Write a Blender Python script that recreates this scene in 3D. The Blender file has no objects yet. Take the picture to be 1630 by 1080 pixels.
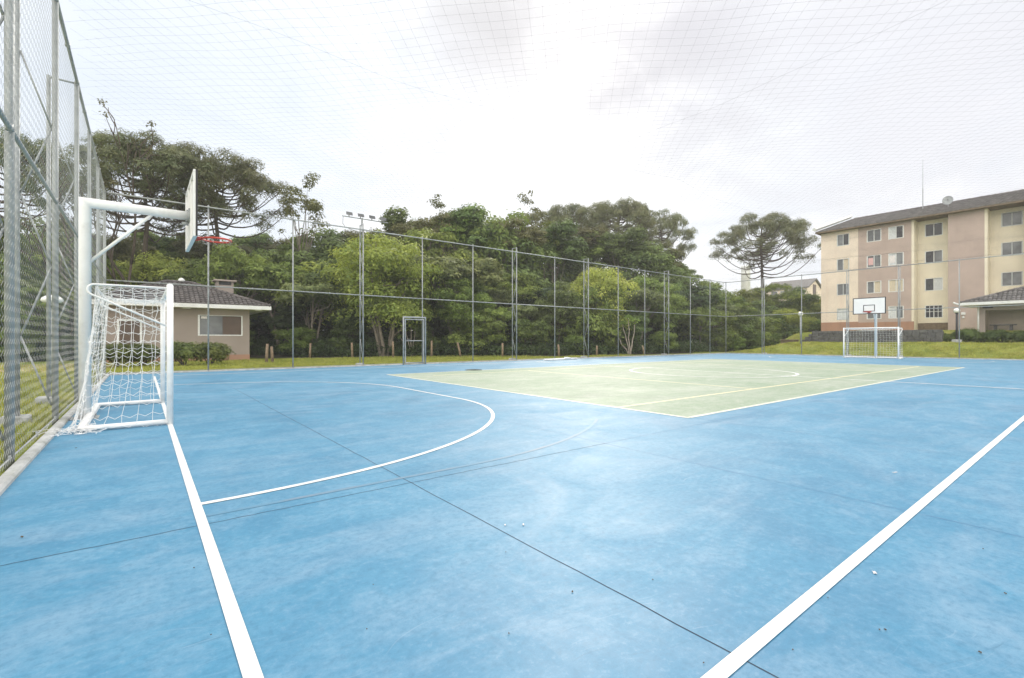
import bpy, math, random
import numpy as np
from mathutils import Vector, Matrix

random.seed(7)
RNG = np.random.default_rng(11)
COL = bpy.context.scene.collection
PI = math.pi
H_CAM = 1.257
YAW = math.radians(51.98)
CY, SY = math.cos(YAW), math.sin(YAW)
FPX = 753.0


# ------------------------------------------------------------------ places on the site
def on_x(px, X):
    """Y of the spot on the line X=const that lies in the compass direction px."""
    t = (px - 815) / FPX
    return X * (SY - CY * t) / (CY + SY * t)


def on_y(px, Y):
    t = (px - 815) / FPX
    return Y * (CY + SY * t) / (SY - CY * t)


def dep(x, y):
    return x * CY + y * SY


def zof(y, d):
    return H_CAM + (541 - y) / FPX * d


def smooth(a, b, x):
    t = np.clip((np.asarray(x, float) - a) / (b - a), 0, 1)
    return t * t * (3 - 2 * t)


# ------------------------------------------------------------------ mesh helpers
def np_mesh(name, V, F, smooth_shade=False):
    V = np.ascontiguousarray(V, dtype=np.float32)
    F = np.ascontiguousarray(F, dtype=np.int32)
    me = bpy.data.meshes.new(name)
    me.vertices.add(len(V))
    me.vertices.foreach_set('co', V.ravel())
    m, k = F.shape
    me.loops.add(m * k)
    me.loops.foreach_set('vertex_index', F.ravel())
    me.polygons.add(m)
    me.polygons.foreach_set('loop_start', np.arange(m, dtype=np.int32) * k)
    if smooth_shade:
        me.polygons.foreach_set('use_smooth', np.ones(m, dtype=bool))
    me.update(calc_edges=True)
    return me


def link(name, me, mat=None, parent=None):
    o = bpy.data.objects.new(name, me)
    COL.objects.link(o)
    if mat is not None and me is not None:
        me.materials.clear()
        for mm in (mat if isinstance(mat, (list, tuple)) else [mat]):
            me.materials.append(mm)
    if parent is not None:
        o.parent = parent
    return o


def tag(o, label=None, cat=None, group=None, kind=None):
    if label: o['label'] = label
    if cat: o['category'] = cat
    if group: o['group'] = group
    if kind: o['kind'] = kind
    return o


def thing(name, label, cat, loc=(0, 0, 0), rz=0.0, group=None):
    o = bpy.data.objects.new(name, None)
    COL.objects.link(o)
    o.empty_display_size = 0.3
    o.location = loc
    o.rotation_euler = (0, 0, rz)
    return tag(o, label, cat, group)


def dup(root, loc, rz, label=None, scale=None):
    r = root.copy()
    COL.objects.link(r)
    r.location = loc
    r.rotation_euler = (0, 0, rz)
    if scale is not None:
        r.scale = scale
    if label: r['label'] = label
    for ch in list(root.children):
        c = ch.copy(); COL.objects.link(c); c.parent = r
        for g in list(ch.children):
            d = g.copy(); COL.objects.link(d); d.parent = c
    return r


class MB:
    def __init__(s):
        s.v = []; s.f = []; s.mi = []

    def add(s, vs, fs, mi=0):
        b = len(s.v)
        s.v.extend([tuple(p) for p in vs])
        for f in fs:
            s.f.append(tuple(b + i for i in f)); s.mi.append(mi)

    def box(s, x0, y0, z0, x1, y1, z1, mi=0):
        s.add([(x0, y0, z0), (x1, y0, z0), (x1, y1, z0), (x0, y1, z0), (x0, y0, z1), (x1, y0, z1), (x1, y1, z1), (x0, y1, z1)],
              [(0, 3, 2, 1), (4, 5, 6, 7), (0, 1, 5, 4), (1, 2, 6, 5), (2, 3, 7, 6), (3, 0, 4, 7)], mi)

    def bbox(s, x0, y0, z0, x1, y1, z1, b=0.01, mi=0):
        """box with chamfered upright edges and a chamfered top"""
        def ring(z, i):
            return [(x0 + i + b, y0 + i, z), (x1 - i - b, y0 + i, z), (x1 - i, y0 + i + b, z), (x1 - i, y1 - i - b, z),
                    (x1 - i - b, y1 - i, z), (x0 + i + b, y1 - i, z), (x0 + i, y1 - i - b, z), (x0 + i, y0 + i + b, z)]
        vs = ring(z0, 0) + ring(z1 - b, 0) + ring(z1, b)
        fs = [tuple(range(7, -1, -1)), tuple(range(16, 24))]
        for k in range(2):
            for i in range(8):
                j = (i + 1) % 8
                fs.append((k * 8 + i, k * 8 + j, k * 8 + 8 + j, k * 8 + 8 + i))
        s.add(vs, fs, mi)

    def path(s, pts, rad, n=8, cap=True, mi=0, closed=False):
        """tube with mitred joints through a list of points"""
        pts = [Vector(p) for p in pts]
        m = len(pts)
        if not hasattr(rad, '__len__'): rad = [rad] * m
        rings = []
        ref = None
        for i, p in enumerate(pts):
            if closed:
                d0 = (p - pts[i - 1]).normalized(); d1 = (pts[(i + 1) % m] - p).normalized()
            else:
                d0 = (p - pts[i - 1]).normalized() if i > 0 else (pts[1] - p).normalized()
                d1 = (pts[i + 1] - p).normalized() if i < m - 1 else d0
            t = (d0 + d1)
            t = t.normalized() if t.length > 1e-6 else d1
            if ref is None:
                ref = Vector((0, 0, 1)) if abs(t.z) < 0.9 else Vector((1, 0, 0))
            a = (ref - t * ref.dot(t))
            if a.length < 1e-4:
                a = t.orthogonal()
            a.normalize(); b = t.cross(a)
            ref = a
            cosh = max(0.4, math.sqrt(max(0.0, (1 + d0.dot(d1)) / 2)))
            bend = (d1 - d0)
            e = bend.normalized() if bend.length > 1e-5 else None
            ring = []
            for k in range(n):
                an = 2 * PI * k / n
                o = (a * math.cos(an) + b * math.sin(an)) * rad[i]
                if e is not None:
                    o = o + e * (o.dot(e) * (1 / cosh - 1))
                ring.append(p + o)
            rings.append(ring)
        vs = [q for r in rings for q in r]
        fs = []
        rng = range(m) if closed else range(m - 1)
        for i in rng:
            i2 = (i + 1) % m
            for k in range(n):
                k2 = (k + 1) % n
                fs.append((i * n + k, i * n + k2, i2 * n + k2, i2 * n + k))
        if cap and not closed:
            fs.append(tuple(range(n - 1, -1, -1)))
            fs.append(tuple((m - 1) * n + k for k in range(n)))
        s.add(vs, fs, mi)

    def tube(s, a, b, r, n=8, r2=None, mi=0):
        s.path([a, b], [r, r if r2 is None else r2], n, True, mi)

    def lathe(s, prof, n=16, c=(0, 0, 0), mi=0):
        vs = []
        for r, z in prof:
            for k in range(n):
                an = 2 * PI * k / n
                vs.append((c[0] + r * math.cos(an), c[1] + r * math.sin(an), c[2] + z))
        fs = []
        for i in range(len(prof) - 1):
            for k in range(n):
                k2 = (k + 1) % n
                fs.append((i * n + k, i * n + k2, (i + 1) * n + k2, (i + 1) * n + k))
        fs.append(tuple(range(n - 1, -1, -1)))
        fs.append(tuple((len(prof) - 1) * n + k for k in range(n)))
        s.add(vs, fs, mi)

    def quad(s, a, b, c, d, mi=0):
        s.add([a, b, c, d], [(0, 1, 2, 3)], mi)

    def ribbon(s, pts, w, z, closed=False):
        """flat painted stripe along points in plan"""
        m = len(pts); L = []; R = []
        for i in range(m):
            if closed:
                p0, p1 = pts[i - 1], pts[(i + 1) % m]
            else:
                p0 = pts[max(0, i - 1)]; p1 = pts[min(m - 1, i + 1)]
            dx, dy = p1[0] - p0[0], p1[1] - p0[1]
            l = math.hypot(dx, dy); nx, ny = -dy / l, dx / l
            L.append((pts[i][0] + nx * w / 2, pts[i][1] + ny * w / 2, z))
            R.append((pts[i][0] - nx * w / 2, pts[i][1] - ny * w / 2, z))
        vs = L + R; fs = []
        for i in range(m if closed else m - 1):
            j = (i + 1) % m
            fs.append((i, m + i, m + j, j))
        s.add(vs, fs)

    def build(s, name, mat, parent=None, smooth_shade=False):
        me = bpy.data.meshes.new(name)
        me.from_pydata(s.v, [], s.f)
        if any(s.mi):
            me.polygons.foreach_set('material_index', s.mi)
        if smooth_shade:
            me.polygons.foreach_set('use_smooth', [len(f) <= 4 for f in s.f])
        me.update()
        o = link(name, me, None, parent)
        for mm in (mat if isinstance(mat, (list, tuple)) else [mat]):
            me.materials.append(mm)
        return o


def wires(P0, P1, r, n=3):
    """many thin straight wires at once -> V, F arrays"""
    P0 = np.asarray(P0, float); P1 = np.asarray(P1, float)
    d = P1 - P0
    d /= np.maximum(np.linalg.norm(d, axis=1, keepdims=True), 1e-9)
    ref = np.where(np.abs(d[:, 2:3]) < 0.9, np.array([[0, 0, 1.0]]), np.array([[1.0, 0, 0]]))
    a = np.cross(d, ref); a /= np.linalg.norm(a, axis=1, keepdims=True)
    b = np.cross(d, a)
    rr = np.broadcast_to(np.asarray(r, float).reshape(-1, 1), (len(P0), 1))
    vs = []
    for k in range(n):
        an = 2 * PI * k / n
        o = (a * math.cos(an) + b * math.sin(an)) * rr
        vs.append(P0 + o); vs.append(P1 + o)
    V = np.stack(vs, axis=1).reshape(-1, 3)
    base = np.arange(len(P0))[:, None] * (2 * n)
    F = []
    for k in range(n):
        k2 = (k + 1) % n
        F.append(np.concatenate([base + 2 * k, base + 2 * k2, base + 2 * k2 + 1, base + 2 * k + 1], axis=1))
    return V, np.concatenate(F, axis=0)


# ------------------------------------------------------------------ materials
def new_mat(name):
    m = bpy.data.materials.new(name)
    m.use_nodes = True
    nt = m.node_tree
    nt.nodes.clear()
    out = nt.nodes.new('ShaderNodeOutputMaterial')
    return m, nt, out


def N(nt, typ, **kw):
    n = nt.nodes.new(typ)
    for k, v in kw.items():
        if k.startswith('in_'):
            n.inputs[k[3:].replace('_', ' ')].default_value = v
        else:
            setattr(n, k, v)
    return n


def noise(nt, vec, scale, detail=4, rough=0.55, dist=0.0):
    n = N(nt, 'ShaderNodeTexNoise')
    n.inputs['Scale'].default_value = scale
    n.inputs['Detail'].default_value = detail
    n.inputs['Roughness'].default_value = rough
    n.inputs['Distortion'].default_value = dist
    if vec is not None: nt.links.new(vec, n.inputs['Vector'])
    return n.outputs['Fac']


def ramp(nt, fac, stops):
    r = N(nt, 'ShaderNodeValToRGB')
    el = r.color_ramp.elements
    while len(el) < len(stops): el.new(0.5)
    for e, (p, c) in zip(el, stops):
        e.position = p
        e.color = (c, c, c, 1) if not hasattr(c, '__len__') else (*c[:3], 1)
    nt.links.new(fac, r.inputs['Fac'])
    return r.outputs['Color']


def mixc(nt, fac, a, b, typ='MIX'):
    m = N(nt, 'ShaderNodeMix', data_type='RGBA', blend_type=typ)
    for sock, v in ((m.inputs[0], fac), (m.inputs[6], a), (m.inputs[7], b)):
        if hasattr(v, 'is_output'): nt.links.new(v, sock)
        elif hasattr(v, '__len__'): sock.default_value = (*v[:3], 1)
        else: sock.default_value = v
    return m.outputs[2]


def mat_paint(name, col, rough=0.5, var=0.12, scale=3.0, bump=0.0, bscale=40, metal=0.0, spec=0.5, dirt=None, dirt_amt=0.3, dscale=1.2, coords='Object'):
    m, nt, out = new_mat(name)
    tc = N(nt, 'ShaderNodeTexCoord')
    vec = tc.outputs[coords]
    p = N(nt, 'ShaderNodeBsdfPrincipled')
    c0 = tuple(x * (1 - var) for x in col); c1 = tuple(min(1, x * (1 + var)) for x in col)
    c = ramp(nt, noise(nt, vec, scale, 5), [(0.3, c0), (0.7, c1)])
    if dirt is not None:
        f = ramp(nt, noise(nt, vec, dscale, 6, 0.65), [(0.5, 0.0), (0.72, dirt_amt)])
        c = mixc(nt, f, c, dirt)
    nt.links.new(c, p.inputs['Base Color'])
    p.inputs['Roughness'].default_value = rough
    p.inputs['Metallic'].default_value = metal
    p.inputs['Specular IOR Level'].default_value = spec
    if bump > 0:
        b = N(nt, 'ShaderNodeBump')
        b.inputs['Strength'].default_value = bump
        b.inputs['Distance'].default_value = 0.01
        nt.links.new(noise(nt, vec, bscale, 4), b.inputs['Height'])
        nt.links.new(b.outputs[0], p.inputs['Normal'])
    nt.links.new(p.outputs[0], out.inputs[0])
    return m


def mat_leaf(name, ca, cb, cc, trans=0.3, nscale=0.35):
    """leaf colours: per leaf and in broad drifts through the crown"""
    m, nt, out = new_mat(name)
    geo = N(nt, 'ShaderNodeNewGeometry')
    tc = N(nt, 'ShaderNodeTexCoord')
    oi = N(nt, 'ShaderNodeObjectInfo')
    c = ramp(nt, geo.outputs['Random Per Island'], [(0.0, ca), (0.55, cb), (1.0, cc)])
    drift = noise(nt, tc.outputs['Object'], nscale, 3, 0.6)
    c = mixc(nt, ramp(nt, drift, [(0.35, 0.0), (0.65, 0.55)]), c, tuple(x * 1.25 for x in cc))
    tuft = noise(nt, tc.outputs['Object'], nscale * 3.2, 2, 0.5)
    c = mixc(nt, ramp(nt, tuft, [(0.42, 0.6), (0.58, 0.0)]), c, tuple(x * 0.7 for x in ca))  # darker clumps: shading contrast between leaf masses put into the colour
    hs = N(nt, 'ShaderNodeHueSaturation')
    mr = N(nt, 'ShaderNodeMapRange'); mr.inputs[3].default_value = 0.485; mr.inputs[4].default_value = 0.52
    nt.links.new(oi.outputs['Random'], mr.inputs[0]); nt.links.new(mr.outputs[0], hs.inputs['Hue'])
    mr2 = N(nt, 'ShaderNodeMapRange'); mr2.inputs[3].default_value = 0.8; mr2.inputs[4].default_value = 1.25
    ml = N(nt, 'ShaderNodeMath', operation='FRACT'); m7 = N(nt, 'ShaderNodeMath', operation='MULTIPLY'); m7.inputs[1].default_value = 7.31
    nt.links.new(oi.outputs['Random'], m7.inputs[0]); nt.links.new(m7.outputs[0], ml.inputs[0])
    nt.links.new(ml.outputs[0], mr2.inputs[0]); nt.links.new(mr2.outputs[0], hs.inputs['Value'])
    nt.links.new(c, hs.inputs['Color'])
    p = N(nt, 'ShaderNodeBsdfPrincipled')
    p.inputs['Roughness'].default_value = 0.55
    p.inputs['Specular IOR Level'].default_value = 0.3
    nt.links.new(hs.outputs[0], p.inputs['Base Color'])
    t = N(nt, 'ShaderNodeBsdfTranslucent')
    nt.links.new(mixc(nt, 0.5, hs.outputs[0], (cc[0] * 1.5, cc[1] * 1.5, cc[2] * .7)), t.inputs['Color'])
    ms = N(nt, 'ShaderNodeMixShader'); ms.inputs[0].default_value = trans
    nt.links.new(p.outputs[0], ms.inputs[1]); nt.links.new(t.outputs[0], ms.inputs[2])
    nt.links.new(ms.outputs[0], out.inputs[0])
    return m


def mat_court(name, dark, mid, light, streak, gloss=0.5):
    m, nt, out = new_mat(name)
    tc = N(nt, 'ShaderNodeTexCoord')
    vec = tc.outputs['Object']
    big = noise(nt, vec, 0.22, 6, 0.6, 0.6)
    med = noise(nt, vec, 0.9, 7, 0.66, 0.8)
    fine = noise(nt, vec, 9.0, 6, 0.7)
    grain = noise(nt, vec, 120.0, 2, 0.6)
    s = N(nt, 'ShaderNodeMath', operation='ADD'); nt.links.new(big, s.inputs[0]); nt.links.new(med, s.inputs[1])
    s2 = N(nt, 'ShaderNodeMath', operation='MULTIPLY'); s2.inputs[1].default_value = 0.5; nt.links.new(s.outputs[0], s2.inputs[0])
    c = ramp(nt, s2.outputs[0], [(0.34, dark), (0.5, mid), (0.66, light)])
    # sweeping broom / rinse streaks, stretched along one direction
    mp = N(nt, 'ShaderNodeMapping'); mp.inputs['Scale'].default_value = (0.6, 1.5, 1); mp.inputs['Rotation'].default_value = (0, 0, -0.35)
    nt.links.new(vec, mp.inputs['Vector'])
    st = noise(nt, mp.outputs[0], 0.8, 6, 0.68, 1.4)
    c = mixc(nt, ramp(nt, st, [(0.46, 0.0), (0.78, 0.66)]), c, streak)
    st2 = noise(nt, mp.outputs[0], 1.9, 5, 0.6, 2.0)
    c = mixc(nt, ramp(nt, st2, [(0.55, 0.0), (0.75, 0.45)]), c, dark)
    c = mixc(nt, ramp(nt, fine, [(0.35, 0.16), (0.65, 0.0)]), c, tuple(x * .8 for x in dark))
    c = mixc(nt, ramp(nt, fine, [(0.58, 0.0), (0.85, 0.22)]), c, streak)
    c = mixc(nt, ramp(nt, grain, [(0.3, 0.12), (0.6, 0.0)]), c, tuple(x * .5 for x in dark))
    sp = N(nt, 'ShaderNodeTexVoronoi'); sp.inputs['Scale'].default_value = 1.7; nt.links.new(vec, sp.inputs['Vector'])
    c = mixc(nt, ramp(nt, sp.outputs['Distance'], [(0.012, 0.65), (0.02, 0.0)]), c, (0.08, 0.08, 0.07))
    mot = noise(nt, vec, 3.6, 7, 0.72, 0.6)
    c = mixc(nt, ramp(nt, mot, [(0.34, 0.36), (0.5, 0.0)]), c, dark)
    c = mixc(nt, ramp(nt, mot, [(0.5, 0.0), (0.70, 0.30)]), c, streak)
    sm = noise(nt, vec, 22, 5, 0.75)
    c = mixc(nt, ramp(nt, sm, [(0.36, 0.4), (0.5, 0.0)]), c, tuple(x * .75 for x in dark))
    c = mixc(nt, ramp(nt, sm, [(0.54, 0.0), (0.7, 0.3)]), c, streak)
    patch = ramp(nt, noise(nt, vec, 0.6, 4, 0.6), [(0.5, 0.0), (0.62, 1.0)])
    for ang, sc_, colr, amt in ((0.5, (2.2, 55, 1), streak, 0.5), (-0.9, (1.6, 45, 1), tuple(x * .45 for x in dark), 0.45), (1.9, (3, 70, 1), streak, 0.4)):
        mq = N(nt, 'ShaderNodeMapping'); mq.inputs['Scale'].default_value = sc_; mq.inputs['Rotation'].default_value = (0, 0, ang)
        wob = N(nt, 'ShaderNodeVectorMath', operation='ADD')
        nz_ = N(nt, 'ShaderNodeTexNoise'); nz_.inputs['Scale'].default_value = 0.9; nt.links.new(vec, nz_.inputs['Vector'])
        nt.links.new(vec, wob.inputs[0]); nt.links.new(nz_.outputs['Color'], wob.inputs[1]); nt.links.new(wob.outputs[0], mq.inputs['Vector'])
        f_ = ramp(nt, noise(nt, mq.outputs[0], 1.0, 3, 0.6), [(0.64, 0.0), (0.74, amt)])
        pm = N(nt, 'ShaderNodeMath', operation='MULTIPLY'); nt.links.new(f_, pm.inputs[0]); nt.links.new(patch, pm.inputs[1])
        c = mixc(nt, pm.outputs[0], c, colr)
    grit = noise(nt, vec, 260.0, 2, 0.7)
    c = mixc(nt, ramp(nt, grit, [(0.66, 0.0), (0.8, 0.5)]), c, streak)
    p = N(nt, 'ShaderNodeBsdfPrincipled')
    nt.links.new(c, p.inputs['Base Color'])
    nt.links.new(ramp(nt, med, [(0.3, gloss - 0.06), (0.7, gloss + 0.14)]), p.inputs['Roughness'])
    p.inputs['Specular IOR Level'].default_value = 0.5
    b = N(nt, 'ShaderNodeBump'); b.inputs['Strength'].default_value = 0.12; b.inputs['Distance'].default_value = 0.004
    nt.links.new(noise(nt, vec, 60, 5, 0.7), b.inputs['Height']); nt.links.new(b.outputs[0], p.inputs['Normal'])
    nt.links.new(p.outputs[0], out.inputs[0])
    return m


def mat_worn_line(name, col, under, amt=0.5, rough=0.5, scale=3.0):
    m, nt, out = new_mat(name)
    vec = N(nt, 'ShaderNodeTexCoord').outputs['Object']
    f = ramp(nt, noise(nt, vec, scale, 7, 0.7), [(0.42, 0.0), (0.7, amt)])
    f2 = ramp(nt, noise(nt, vec, 35, 5, 0.75), [(0.55, 0.0), (0.75, amt * 0.8)])
    c = mixc(nt, f, col, under); c = mixc(nt, f2, c, under)
    chips = ramp(nt, noise(nt, vec, 90, 4, 0.8), [(0.66, 0.0), (0.72, 0.75)])
    c = mixc(nt, chips, c, under)
    c = mixc(nt, ramp(nt, noise(nt, vec, 5, 6, 0.75), [(0.5, 0.0), (0.8, 0.3)]), c, tuple(x * .55 for x in col))
    p = N(nt, 'ShaderNodeBsdfPrincipled'); nt.links.new(c, p.inputs['Base Color']); p.inputs['Roughness'].default_value = rough
    nt.links.new(p.outputs[0], out.inputs[0])
    return m


def mat_grass(name):
    m, nt, out = new_mat(name)
    vec = N(nt, 'ShaderNodeTexCoord').outputs['Object']
    a = noise(nt, vec, 0.45, 6, 0.62, 0.4); b = noise(nt, vec, 6, 5, 0.7); d = noise(nt, vec, 40, 4, 0.75)
    c = ramp(nt, a, [(0.32, (0.17, 0.24, 0.035)), (0.5, (0.29, 0.33, 0.06)), (0.68, (0.43, 0.37, 0.11))])
    c = mixc(nt, ramp(nt, b, [(0.4, 0.45), (0.62, 0.0)]), c, (0.07, 0.10, 0.02))
    c = mixc(nt, ramp(nt, d, [(0.5, 0.0), (0.7, 0.55)]), c, (0.27, 0.27, 0.09))
    p = N(nt, 'ShaderNodeBsdfPrincipled'); nt.links.new(c, p.inputs['Base Color']); p.inputs['Roughness'].default_value = 0.8
    p.inputs['Specular IOR Level'].default_value = 0.2
    bp = N(nt, 'ShaderNodeBump'); bp.inputs['Strength'].default_value = 0.8; bp.inputs['Distance'].default_value = 0.05
    nt.links.new(d, bp.inputs['Height']); nt.links.new(bp.outputs[0], p.inputs['Normal'])
    nt.links.new(p.outputs[0], out.inputs[0])
    return m


def mat_wall(name, col, rough=0.85, stain=(0.25, 0.2, 0.17)):
    """rendered masonry with slight blotches and rain streaks"""
    m, nt, out = new_mat(name)
    vec = N(nt, 'ShaderNodeTexCoord').outputs['Object']
    c = ramp(nt, noise(nt, vec, 0.7, 6, 0.6), [(0.3, tuple(x * .9 for x in col)), (0.7, tuple(min(1, x * 1.07) for x in col))])
    mp = N(nt, 'ShaderNodeMapping'); mp.inputs['Scale'].default_value = (1.6, 1.6, 0.12); nt.links.new(vec, mp.inputs['Vector'])
    c = mixc(nt, ramp(nt, noise(nt, mp.outputs[0], 1.3, 6, 0.7), [(0.52, 0.0), (0.8, 0.4)]), c, stain)
    p = N(nt, 'ShaderNodeBsdfPrincipled'); nt.links.new(c, p.inputs['Base Color']); p.inputs['Roughness'].default_value = rough
    p.inputs['Specular IOR Level'].default_value = 0.25
    b = N(nt, 'ShaderNodeBump'); b.inputs['Strength'].default_value = 0.12; b.inputs['Distance'].default_value = 0.01
    nt.links.new(noise(nt, vec, 9, 4, 0.6), b.inputs['Height']); nt.links.new(b.outputs[0], p.inputs['Normal'])
    nt.links.new(p.outputs[0], out.inputs[0])
    return m


def mat_tiles(name, ca, cb):
    m, nt, out = new_mat(name)
    geo = N(nt, 'ShaderNodeNewGeometry')
    vec = N(nt, 'ShaderNodeTexCoord').outputs['Object']
    c = ramp(nt, geo.outputs['Random Per Island'], [(0, ca), (1, cb)])
    c = mixc(nt, ramp(nt, noise(nt, vec, 2.2, 6, 0.7), [(0.45, 0.0), (0.75, 0.6)]), c, tuple(x * 0.55 for x in ca))
    p = N(nt, 'ShaderNodeBsdfPrincipled'); nt.links.new(c, p.inputs['Base Color']); p.inputs['Roughness'].default_value = 0.75
    nt.links.new(p.outputs[0], out.inputs[0])
    return m


def mat_glass(name, col, rough=0.08):
    m, nt, out = new_mat(name)
    vec = N(nt, 'ShaderNodeTexCoord').outputs['Object']
    p = N(nt, 'ShaderNodeBsdfPrincipled')
    c = ramp(nt, noise(nt, vec, 0.9, 3), [(0.35, tuple(x * 0.6 for x in col)), (0.65, tuple(x * 1.3 for x in col))])
    nt.links.new(c, p.inputs['Base Color']); p.inputs['Roughness'].default_value = rough
    b = N(nt, 'ShaderNodeBump'); b.inputs['Strength'].default_value = 0.03; nt.links.new(noise(nt, vec, 1.5, 2), b.inputs['Height'])
    nt.links.new(b.outputs[0], p.inputs['Normal'])
    nt.links.new(p.outputs[0], out.inputs[0])
    return m


M = {}
BLUE_D, BLUE_M, BLUE_L, BLUE_S = (0.040, 0.188, 0.335), (0.064, 0.245, 0.40), (0.122, 0.305, 0.455), (0.25, 0.375, 0.50)
M['court'] = mat_court('court_blue', BLUE_D, BLUE_M, BLUE_L, BLUE_S)
M['green'] = mat_court('court_green', (0.18, 0.27, 0.17), (0.26, 0.33, 0.245), (0.37, 0.405, 0.345), (0.50, 0.51, 0.47), 0.6)
M['line'] = mat_worn_line('white_line', (0.77, 0.76, 0.735), (0.25, 0.40, 0.54), 0.4)
M['line_y'] = mat_worn_line('yellow_line', (0.66, 0.60, 0.38), (0.36, 0.42, 0.28), 0.55)
M['line_p'] = mat_worn_line('pale_line', (0.66, 0.66, 0.56), (0.36, 0.45, 0.40), 0.6)
M['line_g'] = mat_worn_line('grey_line', (0.155, 0.24, 0.33), BLUE_M, 1.0, scale=0.7)
M['joint'] = mat_paint('joint_sealant', (0.03, 0.045, 0.07), 0.8, 0.3)
M['joint_f'] = mat_worn_line('painted_joint', (0.07, 0.17, 0.34), BLUE_M, 0.9, scale=1.5)
M['kerb'] = mat_paint('kerb_concrete', (0.42, 0.43, 0.43), 0.85, 0.2, 4, 0.4, 60, dirt=(0.16, 0.17, 0.13), dirt_amt=0.7, dscale=2.5)
M['grass'] = mat_grass('lawn_grass')
M['blade'] = mat_leaf('grass_blades', (0.17, 0.225, 0.035), (0.31, 0.35, 0.065), (0.42, 0.38, 0.11), 0.3, 0.5)
M['sand'] = mat_paint('path_earth', (0.42, 0.31, 0.21), 0.95, 0.2, 2.5, 0.6, 30, dirt=(0.2, 0.17, 0.09), dirt_amt=0.5)
M['litter_floor'] = mat_paint('forest_floor', (0.05, 0.045, 0.025), 0.95, 0.4, 2.0, 0.8, 20)
M['galv'] = mat_paint('galvanised_steel', (0.33, 0.35, 0.36), 0.5, 0.25, 6, 0.15, 80, metal=0.25, dirt=(0.22, 0.23, 0.23), dirt_amt=0.5, dscale=3)
M['wire'] = mat_paint('galvanised_wire', (0.40, 0.42, 0.42), 0.5, 0.2, 3, metal=0.2)
M['wire_dark'] = mat_paint('dull_wire', (0.11, 0.115, 0.115), 0.6, 0.2, 3, metal=0.1)
M['net'] = mat_paint('overhead_cord', (0.05, 0.05, 0.055), 0.8, 0.2, 3)
M['white'] = mat_paint('white_enamel', (0.84, 0.845, 0.845), 0.5, 0.03, 5, 0.05, 60, dirt=(0.5, 0.48, 0.44), dirt_amt=0.35, dscale=4)
M['cord'] = mat_paint('white_net_cord', (0.82, 0.82, 0.82), 0.8, 0.06)
M['cord_grey'] = mat_paint('grey_net_cord', (0.45, 0.43, 0.38), 0.8, 0.1)
M['board'] = mat_paint('backboard_white', (0.80, 0.80, 0.80), 0.4, 0.04, 2, dirt=(0.55, 0.52, 0.46), dirt_amt=0.3)
M['black'] = mat_paint('black_paint', (0.025, 0.025, 0.03), 0.5, 0.2)
M['red'] = mat_paint('red_rim', (0.62, 0.075, 0.05), 0.45, 0.15)
M['stucco'] = mat_wall('house_render', (0.33, 0.28, 0.25))
M['tile'] = mat_tiles('roof_tiles_brown', (0.07, 0.062, 0.062), (0.14, 0.125, 0.122))
M['tile_g'] = mat_tiles('roof_tiles_grey', (0.10, 0.095, 0.095), (0.19, 0.18, 0.175))
M['trim'] = mat_paint('white_trim', (0.75, 0.76, 0.76), 0.5, 0.05, 2, dirt=(0.4, 0.38, 0.34), dirt_amt=0.4)
M['cream'] = mat_wall('cream_render', (0.78, 0.71, 0.575), stain=(0.5, 0.42, 0.32))
M['peach'] = mat_wall('peach_render', (0.78, 0.67, 0.565), stain=(0.6, 0.42, 0.33))
M['brown'] = mat_wall('brown_render', (0.47, 0.375, 0.335), stain=(0.38, 0.29, 0.25))
M['plinth'] = mat_wall('plinth_render', (0.40, 0.235, 0.165), stain=(0.15, 0.1, 0.07))
M['glass'] = mat_glass('window_glass', (0.15, 0.16, 0.17))
M['glass_d'] = mat_glass('dark_glass', (0.02, 0.022, 0.026))
M['curtain'] = mat_paint('curtain', (0.62, 0.64, 0.66), 0.9, 0.12, 8)
M['curtain_b'] = mat_paint('cream_blind', (0.60, 0.52, 0.40), 0.9, 0.08, 8)
M['paper'] = mat_paint('window_paper', (0.74, 0.70, 0.70), 0.9, 0.08, 8)
M['paper_p'] = mat_paint('pink_paper', (0.66, 0.42, 0.42), 0.9, 0.08, 8)
M['alu'] = mat_paint('aluminium_frame', (0.55, 0.57, 0.58), 0.4, 0.06)
M['door'] = mat_paint('brown_door', (0.10, 0.065, 0.048), 0.5, 0.15)
M['stone'] = mat_paint('dark_stone', (0.105, 0.105, 0.105), 0.9, 0.3, 2.2, 0.9, 14, dirt=(0.18, 0.18, 0.17), dirt_amt=0.6)
M['stone_b'] = mat_paint('brown_stone', (0.17, 0.13, 0.09), 0.9, 0.3, 4, 0.7, 14)
M['bark'] = mat_paint('tree_bark', (0.085, 0.065, 0.05), 0.95, 0.35, 4, 0.8, 16, dirt=(0.17, 0.15, 0.125), dirt_amt=0.6)
M['bark_g'] = mat_paint('grey_bark', (0.20, 0.17, 0.14), 0.95, 0.3, 4, 0.7, 16)
M['bark_p'] = mat_paint('pale_bark', (0.33, 0.29, 0.24), 0.9, 0.2, 4, 0.5, 16)
M['wood'] = mat_paint('weathered_timber', (0.23, 0.17, 0.115), 0.9, 0.3, 6, 0.6, 30, dirt=(0.1, 0.09, 0.07), dirt_amt=0.6)
M['lampw'] = mat_paint('opal_globe', (0.84, 0.84, 0.82), 0.25, 0.02)
M['lens'] = mat_glass('lamp_lens', (0.12, 0.125, 0.13), 0.3)
M['dgrey'] = mat_paint('dark_grey_paint', (0.10, 0.105, 0.11), 0.5, 0.2)
M['cover'] = mat_paint('drain_iron', (0.07, 0.085, 0.07), 0.8, 0.3)
M['leaf_dry'] = mat_paint('dry_leaf', (0.10, 0.075, 0.045), 0.9, 0.4, 30)
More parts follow.
